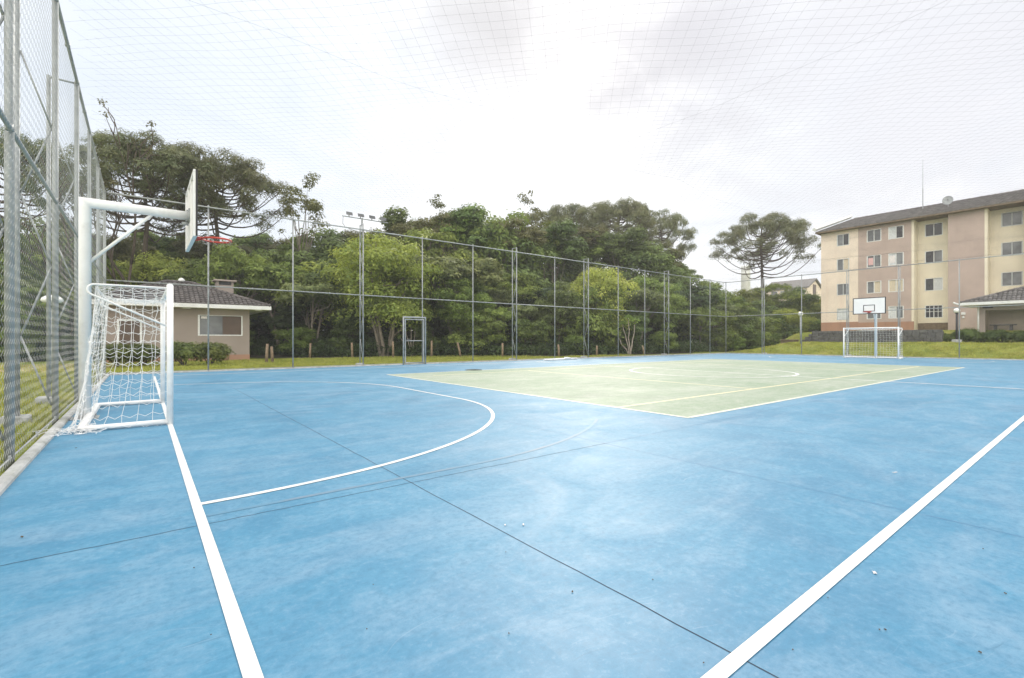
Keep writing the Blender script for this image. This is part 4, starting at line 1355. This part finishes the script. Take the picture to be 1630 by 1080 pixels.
PROTO['wispy'] = broad_proto(11, 13, 1.9, 9.3, 3.6, 46, 2600, (.14, .26), .45, 'lf_olive', 'bark_g', open_=.35, lr=(.2, .5))
PROTO['wispy2'] = broad_proto(12, 13, 1.9, 10.8, 2.2, 44, 3200, (.16, .28), .45, 'lf_yel', 'bark_g', open_=.3)


def araucaria(seed, H, R, zlow, nb, full):
    """candelabra pine: bare mast, whorls of upswept limbs, round tufts at their ends"""
    rng = np.random.default_rng(seed)
    m = MB()
    rt = .34
    m.path([(rng.normal() * .03 * i, rng.normal() * .03 * i, -.3 + (H - .4) * i / 9) for i in range(10)], [rt * (1.15 - .9 * i / 9) for i in range(10)], 9)
    tufts = []
    for k in range(nb):
        f = (k + .5) / nb                       # 0 lowest .. 1 top
        z0 = zlow + (H - 1.6 - zlow) * f ** .85
        an = k * 2.399 + rng.normal() * .25
        L = R * (1.0 - .55 * f ** 1.6) * rng.uniform(.78, 1.06)
        rise = (H - z0) * rng.uniform(.55, .95) * (.42 + .58 * f) + .3
        sag = .9 * (1 - f)
        pts = []
        for i in range(9):
            t = i / 8
            rr_ = L * t
            zz = z0 - sag * math.sin(PI * min(1, t * 1.1)) * .8 + rise * t ** 2.3
            a2 = an + .12 * math.sin(3 * t + k)
            pts.append((rr_ * math.cos(a2), rr_ * math.sin(a2), zz))
        m.path(pts, [.085 * (1.2 - t / 8 * .85) for t in range(9)], 5)
        e = Vector(pts[-1])
        tufts.append((e.x, e.y, e.z + .1, rng.uniform(.8, 1.2)))
        nt2 = int(rng.integers(1, 4)) if full else int(rng.integers(1, 3))
        for q in range(nt2):                   # side shoots near the tip
            t = rng.uniform(.58 if full else .7, .97); i = min(7, int(t * 8)); b_ = Vector(pts[i]).lerp(Vector(pts[i + 1]), t * 8 - i)
            sd = rng.choice([-1, 1]) * rng.uniform(.5, 1.5)
            c = b_ + Vector((-math.sin(an) * sd, math.cos(an) * sd, rng.uniform(.25, .8)))
            m.path([b_, b_.lerp(c, .5) - Vector((0, 0, .1)), c], [.035, .028, .018], 4)
            tufts.append((c.x, c.y, c.z, rng.uniform(.65, 1.05)))
    tn = 8 if full else 6
    for q in range(tn):
        a = rng.random() * 2 * PI; r_ = R * .35 * math.sqrt(rng.random())
        tufts.append((r_ * math.cos(a), r_ * math.sin(a), H - .5 - .08 * r_ * r_ + rng.normal() * .15, rng.uniform(.85, 1.25)))
    n = len(tufts) * (250 if full else 270)
    cm = lump_leaves(rng, tufts, int(n * 1.3), .22, .42, .22, 'crown_mesh', .85, .6, .3, -.5, .4)
    return dict(H=H, trunk=m, crown=cm, mat='lf_pine', bark='bark')


PROTO['arau'] = araucaria(21, 20, 8.0, 12.0, 46, True)
PROTO['arau2'] = araucaria(22, 20, 7.2, 12.6, 40, True)
PROTO['arau_open'] = araucaria(23, 20, 8.4, 11.4, 46, False)


def bare_tree(seed, H):
    rng = np.random.default_rng(seed)
    m = MB(); tips = []

    def grow(p, d, L, r, lev):
        pts = [p]; q = p
        for i in range(4):
            d = (d + Vector((rng.normal() * .16, rng.normal() * .16, .05))).normalized()
            q = q + d * L / 4; pts.append(q)
        m.path(pts, [r * (1 - .12 * i) for i in range(5)], 5 if lev < 2 else 4)
        if lev == 4: tips.append(q); return
        for k in range(3 if lev < 3 else 2):
            dv = (d + Vector((rng.normal(), rng.normal(), rng.normal() * .4 + .25)) * .55).normalized()
            grow(pts[int(rng.integers(2, 5))], dv, L * rng.uniform(.5, .75), r * .66, lev + 1)
    grow(Vector((0, 0, -.2)), Vector((0, 0, 1)), H * .45, .17, 0)
    lumps = [(t.x, t.y, t.z, .35) for t in tips]
    cm = lump_leaves(rng, lumps[::2], 900, .12, .22, .5, 'crown_mesh', 1, .2)
    return dict(H=H, trunk=m, crown=cm, mat='lf_olive', bark='bark')


PROTO['bare'] = bare_tree(31, 13)


def forked():
    rng = np.random.default_rng(41); m = MB(); lumps = []
    for (dx, dy, h) in ((-.5, .1, 3.0), (.75, -.1, 2.8), (1.5, .2, 2.1), (.1, .3, 3.3)):
        pts = [(dx * t ** 1.2 + rng.normal() * .05, dy * t + rng.normal() * .05, -.2 + (h + .2) * t) for t in np.linspace(0, 1, 7)]
        m.path(pts, [.075 - .008 * i for i in range(7)], 6); lumps.append((*pts[-1], .45))
    return dict(H=3.4, trunk=m, crown=lump_leaves(rng, lumps, 420, .15, .3, .4, 'crown_mesh'), mat='lf_mid', bark='bark_p')


PROTO['forked'] = forked()

CROWN_NAME = 'crown'
TRUNKS = {}
for kname, P_ in PROTO.items():
    m = P_['trunk']
    me = bpy.data.meshes.new('trunk_mesh'); me.from_pydata(m.v, [], m.f); me.polygons.foreach_set('use_smooth', [True] * len(m.f)); me.update()
    me.materials.append(M[P_['bark']]); P_['tm'] = me
    P_['crown'].materials.append(M[P_['mat']])
    zs = np.empty(len(P_['crown'].vertices) * 3, dtype=np.float32); P_['crown'].vertices.foreach_get('co', zs)
    P_['top'] = float(np.percentile(zs[2::3], 99.7))

KIND = {'forked': 'pale forked', 'tall3': 'slender mid green', 'dense': 'dense dark evergreen', 'dense2': 'bushy mid green', 'tall': 'tall dark forest', 'tall2': 'tall mid green', 'olive': 'tall olive brown', 'light': 'light green multi-stemmed', 'yellow': 'yellowish green',
        'under': 'low bushy', 'under2': 'low dark leafy', 'inner': 'very dark shaded', 'umb': 'flat topped blue green', 'wispy': 'thin wispy', 'wispy2': 'thin yellowish', 'arau': 'umbrella crowned araucaria', 'arau2': 'umbrella crowned araucaria', 'arau_open': 'open branched araucaria', 'bare': 'almost leafless'}
NAME = {'arau': 'araucaria_pine', 'arau2': 'araucaria_pine', 'arau_open': 'araucaria_pine', 'bare': 'bare_tree', 'under': 'forest_shrub', 'under2': 'forest_shrub', 'inner': 'forest_shrub'}
LAND = [(60, 'through the left lattice fence'), (150, 'beyond the wire beside the hoop pole'), (250, 'above the tiled house'), (335, 'behind the hoop backboard'), (410, 'behind the house chimney'), (485, 'just right of the tiled house'), (555, 'between house and floodlights'), (615, 'behind the floodlight bar'),
        (675, 'behind the fence gate'), (750, 'just right of the gate'), (825, 'near the fence middle'), (905, 'right of the fence middle'), (985, 'by the second last lattice post'), (1060, 'left of the last lattice post'), (1120, 'close to the far court corner'),
        (1175, 'just behind the far court corner'), (1230, 'around the lone araucaria mast'), (1400, 'beside the apartment block')]


def edge_y(px):
    return float(np.interp(px, [-80, 100, 165, 440, 470, 580, 700, 800, 900, 1000, 1100, 1160, 1320], [38, 39, 42.5, 42.5, 36.6, 34.2, 31.6, 29.0, 26.8, 25.8, 25.2, 25.4, 26.4]))


rt = random.Random(21)


def place(kind, px, Y, ytop, label=None, wide=1.0, row='', group=None):
    x = on_y(px, Y); d = dep(x, Y)
    zg = float(terrain(x, Y)) if Y < 60 else 0
    h = zof(ytop, d) - zg
    P_ = PROTO[kind]
    s = h / P_['top']
    land = [t for p, t in LAND if px < p] or [LAND[-1][1]]
    lab = label or f"{KIND[kind]} {'shrub' if kind in ('under', 'under2', 'inner') else 'tree'} {row} {land[0]}".replace('  ', ' ')
    r = thing(NAME.get(kind, 'forest_tree'), lab, 'shrub' if kind in ('under', 'under2', 'inner') else 'tree', (x, Y, zg - .05), rt.uniform(0, 6.28), group or ('forest trees behind the court' if kind not in ('under', 'under2', 'inner') else 'forest edge shrubs'))
    r.scale = (s * wide, s * wide, s)
    link('trunk', P_['tm'], None, r); link('crown', P_['crown'], None, r)
    return r


# araucarias
place('arau', 232, 49, 232, 'big umbrella araucaria rising above the hoop arm', .98)
place('arau2', 345, 50, 246, 'umbrella araucaria directly right of the near backboard', .95)
place('arau', 905, 50, 330, 'left araucaria of the cluster above the long fence', .72)
place('arau2', 985, 47, 320, 'tallest araucaria in the cluster above the long fence', .82)
place('arau_open', 1052, 46, 340, 'right araucaria of the cluster with a long bare lower branch', .66)
x4 = 75
place('arau_open', 1213, 34.7, 347, 'lone araucaria with open candelabra branches left of the apartments', .95)
place('arau2', 22, 44, 208, 'araucaria seen through the lattice fence at far left', .62)
# tall back row
sil = ([-60, 0, 60, 120, 170, 250, 340, 450, 500, 535, 560, 620, 660, 700, 760, 800, 860, 900, 960, 1040, 1090, 1120, 1160, 1220, 1290, 1330], [330, 335, 335, 345, 352, 372, 372, 372, 360, 388, 358, 350, 335, 332, 342, 355, 358, 362, 372, 372, 415, 440, 456, 462, 456, 470])
for i, px in enumerate(range(-70, 1110, 34)):
    if px < 175 and i % 2: continue
    k = ['tall', 'olive', 'tall2', 'tall', 'dense', 'olive', 'tall2'][i % 7]
    if 500 < px < 570: k = 'dense'
    p2 = px + rt.uniform(-9, 9)
    place(k, p2, edge_y(p2) + rt.uniform(12, 18), float(np.interp(p2, *sil)) + rt.uniform(-8, 20), None, rt.uniform(.95, 1.3), 'at the back')
for i, px in enumerate(range(-60, 1120, 46)):   # far rear rank closing the gaps
    p2 = px + rt.uniform(-9, 9)
    place(['dense', 'dense2'][i % 2], p2, edge_y(p2) + rt.uniform(19, 25), float(np.interp(p2, *sil)) + rt.uniform(30, 55), None, 1.25, 'deep inside the forest')
# middle row
for i, px in enumerate(range(-70, 1130, 44)):
    k = ['dense', 'dense2', 'dense', 'umb', 'dense2', 'yellow', 'dense', 'light'][i % 8]
    p2 = px + rt.uniform(-12, 12)
    place(k, p2, edge_y(p2) + rt.uniform(5.5, 9), float(np.interp(p2, *sil)) + rt.uniform(30, 125), None, rt.uniform(.9, 1.3), 'halfway up')
# front row
for i, px in enumerate(range(-60, 1130, 56)):
    if 575 < px < 660 or 200 < px < 330: continue
    k = ['under', 'dense', 'dense2', 'tall3', 'umb', 'dense'][i % 6]
    p2 = px + rt.uniform(-10, 10)
    place(k, p2, edge_y(p2) + rt.uniform(2.2, 3.8), rt.uniform(412, 515), None, rt.uniform(.85, 1.25), 'at the front')
for i, px in enumerate(range(-50, 1140, 74)):
    if 590 < px < 640: continue
    p2 = px + rt.uniform(-10, 10)
    place(['under2', 'under'][i % 2], p2, edge_y(p2) + rt.uniform(1.2, 2.2), rt.uniform(500, 540), None, rt.uniform(.9, 1.4), 'low along the edge')
# right end, by the mound
for i, (px, Y, yt, k) in enumerate([(1105, 31, 440, 'dense'), (1128, 33, 448, 'dense2'), (1150, 35, 462, 'dense'), (1172, 33, 472, 'dense2'), (1192, 36, 458, 'yellow'), (1208, 31, 478, 'dense'), (1236, 33, 452, 'dense2'), (1262, 32, 458, 'dense'), (1284, 30, 470, 'dense2'), (1303, 29, 476, 'light'), (1128, 27.6, 492, 'under'), (1150, 28, 486, 'umb'), (1178, 27.5, 500, 'under2'), (1206, 27.5, 505, 'under'), (1232, 27.2, 500, 'under2'), (1255, 26.6, 492, 'light'), (1280, 26.2, 505, 'under'), (1300, 25.6, 498, 'under2'), (1142, 26.4, 528, 'under2'), (1168, 26.2, 535, 'under'), (1194, 26.0, 530, 'under2'), (1222, 26, 528, 'under')]):
    place(k, px, Y, yt, None, 1.15, ['at the back', 'at the front', 'low down'][0 if yt < 484 else 1 if yt < 520 else 2])
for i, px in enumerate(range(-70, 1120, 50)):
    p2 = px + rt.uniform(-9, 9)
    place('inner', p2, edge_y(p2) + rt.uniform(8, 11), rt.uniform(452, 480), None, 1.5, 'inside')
# characterful ones
place('light', 612, 34.6, 378, 'broad light green multi-stemmed tree beside the floodlight post', 1.02)
place('bare', 205, 46, 186, 'bare twiggy tree poking above the forest left of the hoop', .75)
place('bare', 130, 43, 250, 'leafless tree seen between the left fence posts', .8)
place('wispy', 485, 45, 276, 'thin wispy tree standing clear right of the big araucarias', .85)
place('wispy', 705, 44, 314, 'thin feathery treetop above the gate', .9)
place('wispy', 843, 44, 308, 'feathery treetop above the middle of the long fence', .8)
place('forked', 1003, 26.2, 500, 'pale forked bare trunk at the forest edge in the right bays', 1.0)
place('forked', 655, 34.0, 512, 'pale slanting bare trunk beside the gate', .8)
place('yellow', 790, 42, 330, 'yellow leaved tree glowing in the sunlit gap', .8)
place('wispy2', 880, 42, 352, 'sparse yellowish tree left of the araucaria cluster', .9)
place('yellow', 385, 44, 392, 'bright yellow green tree behind the house roof', .9)
place('umb', 730, 35, 412, 'flat layered blue green tree right of the gate', 1.15)
place('light', 955, 29.5, 428, 'fresh green tree left of a lattice post', .9)
place('umb', 1015, 28.5, 462, 'silvery layered tree in the right half of the long fence', 1.1)

# undergrowth along the wood's edge, too dense to count
rng = np.random.default_rng(77)
n = 52000
px = rng.uniform(-80, 1250, n)
ey = np.interp(px, [-80, 100, 165, 440, 470, 580, 700, 800, 900, 1000, 1100, 1160, 1320], [38, 39, 42.5, 42.5, 36.6, 34.2, 31.6, 29.0, 26.8, 25.8, 25.2, 25.4, 26.4])
Y = ey + .3 + rng.gamma(2.0, 1.2, n)
t = (px - 815) / FPX
X = Y * (CY + SY * t) / (SY - CY * t)
hh = .2 + .75 * (.5 + .5 * np.sin(X * 1.7) * np.sin(Y * 2.1 + X)) + .25 * (Y - ey)
pos = np.stack([X, Y, np.abs(rng.random(n)) ** .8 * hh], 1)
me = leaf_mesh('undergrowth', pos, np.array([0, -.3, .5]) + unit(rng, n) * .8, rng.uniform(.16, .36, n), .35, rng, .2)
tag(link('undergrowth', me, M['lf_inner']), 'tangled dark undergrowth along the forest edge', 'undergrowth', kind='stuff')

# garden bushes


def bush(seed, x, y, z, rx, ry, h, label, group, mat='lf_shrub', spiky=True):
    rng = np.random.default_rng(seed)
    lumps = []
    for i in range(16):
        a = rng.random() * 2 * PI; q = math.sqrt(rng.random()) * .75
        lumps.append((rx * q * math.cos(a), ry * q * math.sin(a), h * (.35 + .3 * (1 - q * q)) + rng.normal() * .04, h * rng.uniform(.3, .42)))
    o = thing('garden_bush', label, 'bush', (x, y, z), 0, group)
    n = 9500
    link('foliage', lump_leaves(rng, lumps, n, .10, .24, .3, 'bush_mesh', .9, .3, .5, -.6, .5), M[mat], o)
    m = MB()
    for i in range(7):
        L = lumps[i]; m.path([(rng.normal() * .08, rng.normal() * .08, -.1), (L[0] * .5, L[1] * .5, L[2] * .5), L[:3]], [.03, .022, .01], 5)
    m.build('stem', M['bark'], o)
    return o


for k, (px, rx_, h_, lab) in enumerate([(188, .75, 1.12, 'clipped bush behind the goal net, closest to the house door'), (228, .75, 1.05, 'clipped bush behind the goal net, in front of the house wall'), (293, .85, 1.18, 'dark green bush just right of the near goal post'), (333, .85, 1.12, 'rounded green bush below the house window')]):
    bush(50 + k, on_y(px, 28.9), 28.9, -.05, rx_ * .95, .8, h_ * 1.06, lab, 'bushes in front of the house')
for k, (px, h_, lab) in enumerate([(1508, 1.0, 'low green bush at the end of the stone wall'), (1541, 1.15, 'dense dark bush right behind the black garden lamp'), (1562, 1.0, 'green bush at the foot of the pavilion column'), (1590, .95, 'green bush before the pavilion opening'), (1618, 1.0, 'green bush near the pavilion, closest to the picture edge')]):
    X = 51.3
    bush(70 + k, X, on_x(px, X), float(terrain(X, on_x(px, X))) - .05, .7, .78 + .12 * (k % 3 == 1), h_ * (1.12 if k in (1, 3) else .92), lab, 'bushes below the pavilion')

# old timber posts along the edge of the lawn
for k, (px, dy_, y0_, lab) in enumerate([(424, 0, 547, 'taller of two old timber stakes by the house corner'), (434, .1, 551, 'pale timber stake on the lawn right of the house'), (493, 0, 546, 'old timber post in front of the forest right of the house'), (561, 0, 545, 'old timber post left of the floodlight lattice'), (626, 0, 543, 'old timber post just left of the gate'), (687, 0, 542, 'old timber post just right of the gate'), (734, 0, 545, 'leaning timber post in the second bay right of the gate'), (800, 0, 546, 'old timber post near the middle lattice post'), (890, 0, 548, 'timber post beneath the trees in the middle bays'), (950, 0, 550, 'timber post beneath the trees beside a lattice post'), (1026, 0, 550, 'leaning timber post in the right hand bays')]):
    Y_ = (edge_y(px) - .7) if px > 440 else 29.2 + dy_
    x = on_y(px, Y_); d = dep(x, Y_); h = zof(y0_, d)
    rr_ = random.Random(k)
    m = MB(); lx_, ly_ = rr_.uniform(-.08, .08), rr_.uniform(-.05, .05)
    if k in (6, 10): lx_ = -.3
    m.path([(0, 0, -.2), (lx_ * .5, ly_ * .5, h * .5), (lx_, ly_, h)], [.085, .08, .07], 7)
    o = m.build('timber_post', M['wood'], None, True); o.location = (x, Y_, -.03)
    tag(o, lab, 'post', 'timber posts along the lawn edge')

# grass
rng = np.random.default_rng(9)


def blades(n, xa, xb, ya, yb_, h0, h1):
    X = rng.uniform(xa, xb, n); Y = rng.uniform(ya, yb_, n)
    Z = terrain(X, Y)
    h = rng.uniform(h0, h1, n) * (0.6 + .8 * (.5 + .5 * np.sin(X * 2.1 + np.sin(Y * 1.7)) * np.sin(Y * 2.6)))
    a = rng.uniform(0, 2 * PI, n); w = h * .10 + .002
    lean = rng.normal(0, .35, (n, 2)) * h[:, None]
    p0 = np.stack([X - np.cos(a) * w, Y - np.sin(a) * w, Z], 1); p1 = np.stack([X + np.cos(a) * w, Y + np.sin(a) * w, Z], 1)
    p2 = np.stack([X + lean[:, 0], Y + lean[:, 1], Z + h], 1)
    return np.stack([p0, p1, p2], 1).reshape(-1, 3)


VV = np.concatenate([blades(45000, -3.6, -1.16, 3.0, 14, .05, .14), blades(45000, -6, -1.16, 13, 24, .05, .13), blades(60000, -6, 32, 22.12, 26, .05, .12), blades(40000, -6, 24, 26, 34, .05, .12), blades(75000, 42.12, 50.2, -1, 23, .05, .13)])
tag(link('grass', np_mesh('grass', VV, np.arange(len(VV)).reshape(-1, 3)), M['blade']), 'short yellowish green lawn grass around the court', 'grass', kind='stuff')

# ------------------------------------------------------------------ far buildings
fb = thing('far_apartment', 'distant cream apartment block with long roof behind the lone araucaria', 'apartment block')
X = 128.0; y1_, y0_ = on_x(1219, X), on_x(1285, X); ze_, zr_ = 14.0, 16.2; xe = 137.0
m = MB(); m.box(X, y0_, 0, xe, y1_, ze_); m.add([(X, y0_ - .01, ze_), (xe, y0_ - .01, ze_), ((X + xe) / 2, y0_ - .01, zr_)], [(0, 1, 2)]); m.build('wall', M['peach'], fb)
m = MB(); m.box(X + 3.4, y0_ - .12, 9, X + 5.2, y0_ - .015, 15); m.build('stair_panel', M['door'], fb)
m = MB(); o_ = .5
m.add([(X - o_, y0_ - o_, ze_ - .1), (X - o_, y1_ + o_, ze_ - .1), ((X + xe) / 2, y1_ + o_, zr_ + .1), ((X + xe) / 2, y0_ - o_, zr_ + .1), (xe + o_, y0_ - o_, ze_ - .1), (xe + o_, y1_ + o_, ze_ - .1),
       (X - o_, y0_ - o_, ze_ + .2), (X - o_, y1_ + o_, ze_ + .2), ((X + xe) / 2, y1_ + o_, zr_ + .4), ((X + xe) / 2, y0_ - o_, zr_ + .4), (xe + o_, y0_ - o_, ze_ + .2), (xe + o_, y1_ + o_, ze_ + .2)],
      [(0, 1, 2, 3), (3, 2, 5, 4), (6, 9, 8, 7), (9, 10, 11, 8), (0, 6, 7, 1), (4, 5, 11, 10), (0, 3, 9, 6), (3, 4, 10, 9), (1, 7, 8, 2), (2, 8, 11, 5)])
m.build('roof', M['tile_g'], fb)
for k, f in enumerate((.12, .34, .55, .78)):
    for zz in (12.3, 9.5):
        yc = y0_ + (y1_ - y0_) * f
        m = MB(); m.box(X - .08, yc - .8, zz - .1, X - .005, yc + .8, zz + 1.3); wf = m.build('window', M['trim'], fb)
        m = MB(); m.box(X - .1, yc - .7, zz, X - .085, yc + .7, zz + 1.2); m.build('pane', M['glass'], wf)
fb2 = thing('far_house', 'distant building with dark roof left of the lone araucaria trunk', 'building')
X = 135.0; y1_, y0_ = on_x(1172, X), on_x(1215, X); ze_, zr_ = 13.4, 16.0; xe = 143.0
m = MB(); m.box(X, y0_, 0, xe, y1_, ze_); m.build('wall', M['cream'], fb2)
m = MB()
m.add([(X - .5, y0_ - .5, ze_), (X - .5, y1_ + .5, ze_), (xe + .5, y1_ + .5, ze_), (xe + .5, y0_ - .5, ze_), (139, y0_ + 1.5, zr_), (139, y1_ - 2.5, zr_)], [(0, 4, 5, 1), (1, 5, 2), (2, 5, 4, 3), (3, 4, 0), (0, 1, 2, 3)])
m.build('roof', M['tile_g'], fb2)
for f in (.25, .7):
    yc = y0_ + (y1_ - y0_) * f
    m = MB(); m.box(X - .08, yc - .6, 11.2, X - .005, yc + .6, 12.6); wf = m.build('window', M['trim'], fb2)
    m = MB(); m.box(X - .1, yc - .5, 11.3, X - .085, yc + .5, 12.5); m.build('pane', M['glass'], wf)
wt = thing('water_tower', 'distant pale round water tower above the far roofs', 'water tower', (150, on_x(1187, 150), 0))
m = MB(); zt = zof(424, dep(150, on_x(1187, 150)))
m.lathe([(1.35, 0), (1.35, zt - .6), (1.45, zt - .5), (1.45, zt), (.3, zt + .25)], 20); m.build('shaft', M['trim'], wt, True)
m = MB(); m.lathe([(1.47, 0), (1.47, .35)], 20, (0, 0, zt - 2.4)); m.build('band', M['trim'], wt, True)

# thin summer haze
m_, nt, out = new_mat('haze_air')
pv_ = N(nt, 'ShaderNodeVolumePrincipled'); pv_.inputs['Density'].default_value = HAZE; pv_.inputs['Color'].default_value = (0.97, 0.97, 0.96, 1); pv_.inputs['Anisotropy'].default_value = 0.35
nt.links.new(pv_.outputs[0], out.inputs['Volume'])
b = MB(); b.box(-165, -125, -1.3, 225, 205, 26); tag(b.build('haze', m_), kind='stuff')

# ------------------------------------------------------------------ world, sun, camera
SUN_EL = math.radians(34); SUN_AZ = math.radians(43)         # azimuth measured from +X towards +Y
w = bpy.data.worlds.new("World"); bpy.context.scene.world = w; w.use_nodes = True
nt = w.node_tree; nt.nodes.clear()
out = nt.nodes.new('ShaderNodeOutputWorld'); bg = nt.nodes.new('ShaderNodeBackground')
sky = N(nt, 'ShaderNodeTexSky', sky_type='NISHITA', sun_disc=False, sun_elevation=SUN_EL, sun_rotation=PI / 2 - SUN_AZ)
sky.air_density = 1.0; sky.dust_density = 1.5; sky.ozone_density = 1.0
tc = N(nt, 'ShaderNodeTexCoord'); vec = tc.outputs['Generated']
# cloud deck: project the view direction on a flat layer so clouds shrink towards the horizon
sep = N(nt, 'ShaderNodeSeparateXYZ'); nt.links.new(vec, sep.inputs[0])
zz = N(nt, 'ShaderNodeMath', operation='MAXIMUM'); zz.inputs[1].default_value = 0.0; nt.links.new(sep.outputs[2], zz.inputs[0])
za = N(nt, 'ShaderNodeMath', operation='ADD'); za.inputs[1].default_value = 0.22; nt.links.new(zz.outputs[0], za.inputs[0])
cmb = N(nt, 'ShaderNodeCombineXYZ')
for i in (0, 1):
    dv = N(nt, 'ShaderNodeMath', operation='DIVIDE'); nt.links.new(sep.outputs[i], dv.inputs[0]); nt.links.new(za.outputs[0], dv.inputs[1]); nt.links.new(dv.outputs[0], cmb.inputs[i])
cl = noise(nt, cmb.outputs[0], 1.5, 8, 0.55, 0.5)
cl2 = noise(nt, cmb.outputs[0], 4.0, 7, 0.6, 0.3)


def pixdir(px, py):
    t = (px - 815) / FPX; u = (541 - py) / FPX
    v = Vector((CY + SY * t, SY - CY * t, u)); return v.normalized()


def blob(px, py, r0, r1):
    """0..1 mask of one cloud bank around a compass bearing and height, its border broken by noise"""
    dist = N(nt, 'ShaderNodeVectorMath', operation='DISTANCE'); nt.links.new(vec, dist.inputs[0]); dist.inputs[1].default_value = pixdir(px, py)
    ad = N(nt, 'ShaderNodeMath', operation='MULTIPLY_ADD'); nt.links.new(cl2, ad.inputs[0]); ad.inputs[1].default_value = 0.34; nt.links.new(dist.outputs['Value'], ad.inputs[2])
    mr = N(nt, 'ShaderNodeMapRange'); mr.interpolation_type = 'SMOOTHSTEP'
    nt.links.new(ad.outputs[0], mr.inputs[0]); mr.inputs[1].default_value = r0 + .10; mr.inputs[2].default_value = r1 + .24; mr.inputs[3].default_value = 1; mr.inputs[4].default_value = 0
    return mr.outputs[0]


white = ramp(nt, cl, [(0.38, 0.80), (0.60, 1.0)])
skyw = mixc(nt, 0.80, sky.outputs[0], (8.7, 9.25, 10.0))               # thin veil of cirrus over blue
deck = mixc(nt, white, skyw, (10.9, 10.9, 10.9))
col = mixc(nt, ramp(nt, cl, [(0.36, 0.0), (0.60, 1.0)]), skyw, (10.9, 10.9, 10.9))
# bluer, clearer part towards the left and low right
for (px, py, r0, r1, c, k) in [(190, 150, .05, .55, (7.2, 7.9, 8.9), .85), (1250, 300, .05, .3, (8.2, 8.6, 9.0), .7),
                               (790, 40, .0, .2, (6.5, 6.4, 6.55), .85), (985, 120, .0, .07, (7.0, 6.9, 7.1), .7), (1110, 70, .0, .24, (6.4, 6.3, 6.65), .9),
                               (1560, 60, .05, .5, (7.1, 7.2, 7.7), .85), (1420, 190, .0, .3, (8.2, 8.2, 8.6), .5), (650, 305, .02, .16, (7.8, 8.0, 8.4), .6)]:
    mk = blob(px, py, r0, r1)
    ml = N(nt, 'ShaderNodeMath', operation='MULTIPLY'); nt.links.new(mk, ml.inputs[0]); ml.inputs[1].default_value = k
    col = mixc(nt, ml.outputs[0], col, c)
opp_fill = N(nt, 'ShaderNodeVectorMath', operation='DOT_PRODUCT'); nt.links.new(vec, opp_fill.inputs[0]); opp_fill.inputs[1].default_value = (-math.cos(SUN_AZ) * .95, -math.sin(SUN_AZ) * .95, .31)
om = N(nt, 'ShaderNodeMapRange'); om.interpolation_type = 'SMOOTHSTEP'; nt.links.new(opp_fill.outputs['Value'], om.inputs[0]); om.inputs[1].default_value = -0.05; om.inputs[2].default_value = 0.75
col = mixc(nt, om.outputs[0], col, (20.5, 19.8, 18.6))  # unseen sky opposite the sun, brightness added to light camera-facing surfaces
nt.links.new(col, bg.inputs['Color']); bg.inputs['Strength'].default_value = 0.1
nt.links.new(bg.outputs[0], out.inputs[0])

sl = bpy.data.lights.new('sun', 'SUN'); sl.energy = 1.7; sl.angle = math.radians(11); sl.color = (1.0, 0.93, 0.82)
so = bpy.data.objects.new('sun', sl); COL.objects.link(so)
sd = Vector((math.cos(SUN_AZ) * math.cos(SUN_EL), math.sin(SUN_AZ) * math.cos(SUN_EL), math.sin(SUN_EL)))
so.rotation_euler = sd.to_track_quat('Z', 'Y').to_euler(); so.location = (0, 0, 60)

cam = bpy.data.cameras.new('camera'); co = bpy.data.objects.new('camera', cam); COL.objects.link(co)
cam.sensor_width = 36; cam.lens = 36 * FPX / 1630; cam.clip_end = 3000; cam.clip_start = .05
cam.shift_y = 1.0 / 1630
co.location = (0, 0, H_CAM); co.rotation_euler = (PI / 2, 0, YAW - PI / 2)
sc = bpy.context.scene
sc.camera = co
sc.view_settings.view_transform = 'Standard'; sc.view_settings.look = 'None'; sc.view_settings.gamma = 1; sc.view_settings.exposure = 0.24
sc.cycles.use_denoising = True
try:
    sc.cycles.denoiser = 'OPENIMAGEDENOISE'; sc.cycles.denoising_input_passes = 'RGB_ALBEDO_NORMAL'; sc.cycles.denoising_prefilter = 'ACCURATE'
except Exception: pass
sc.cycles.max_bounces = 6; sc.cycles.diffuse_bounces = 3; sc.cycles.glossy_bounces = 2; sc.cycles.transmission_bounces = 3
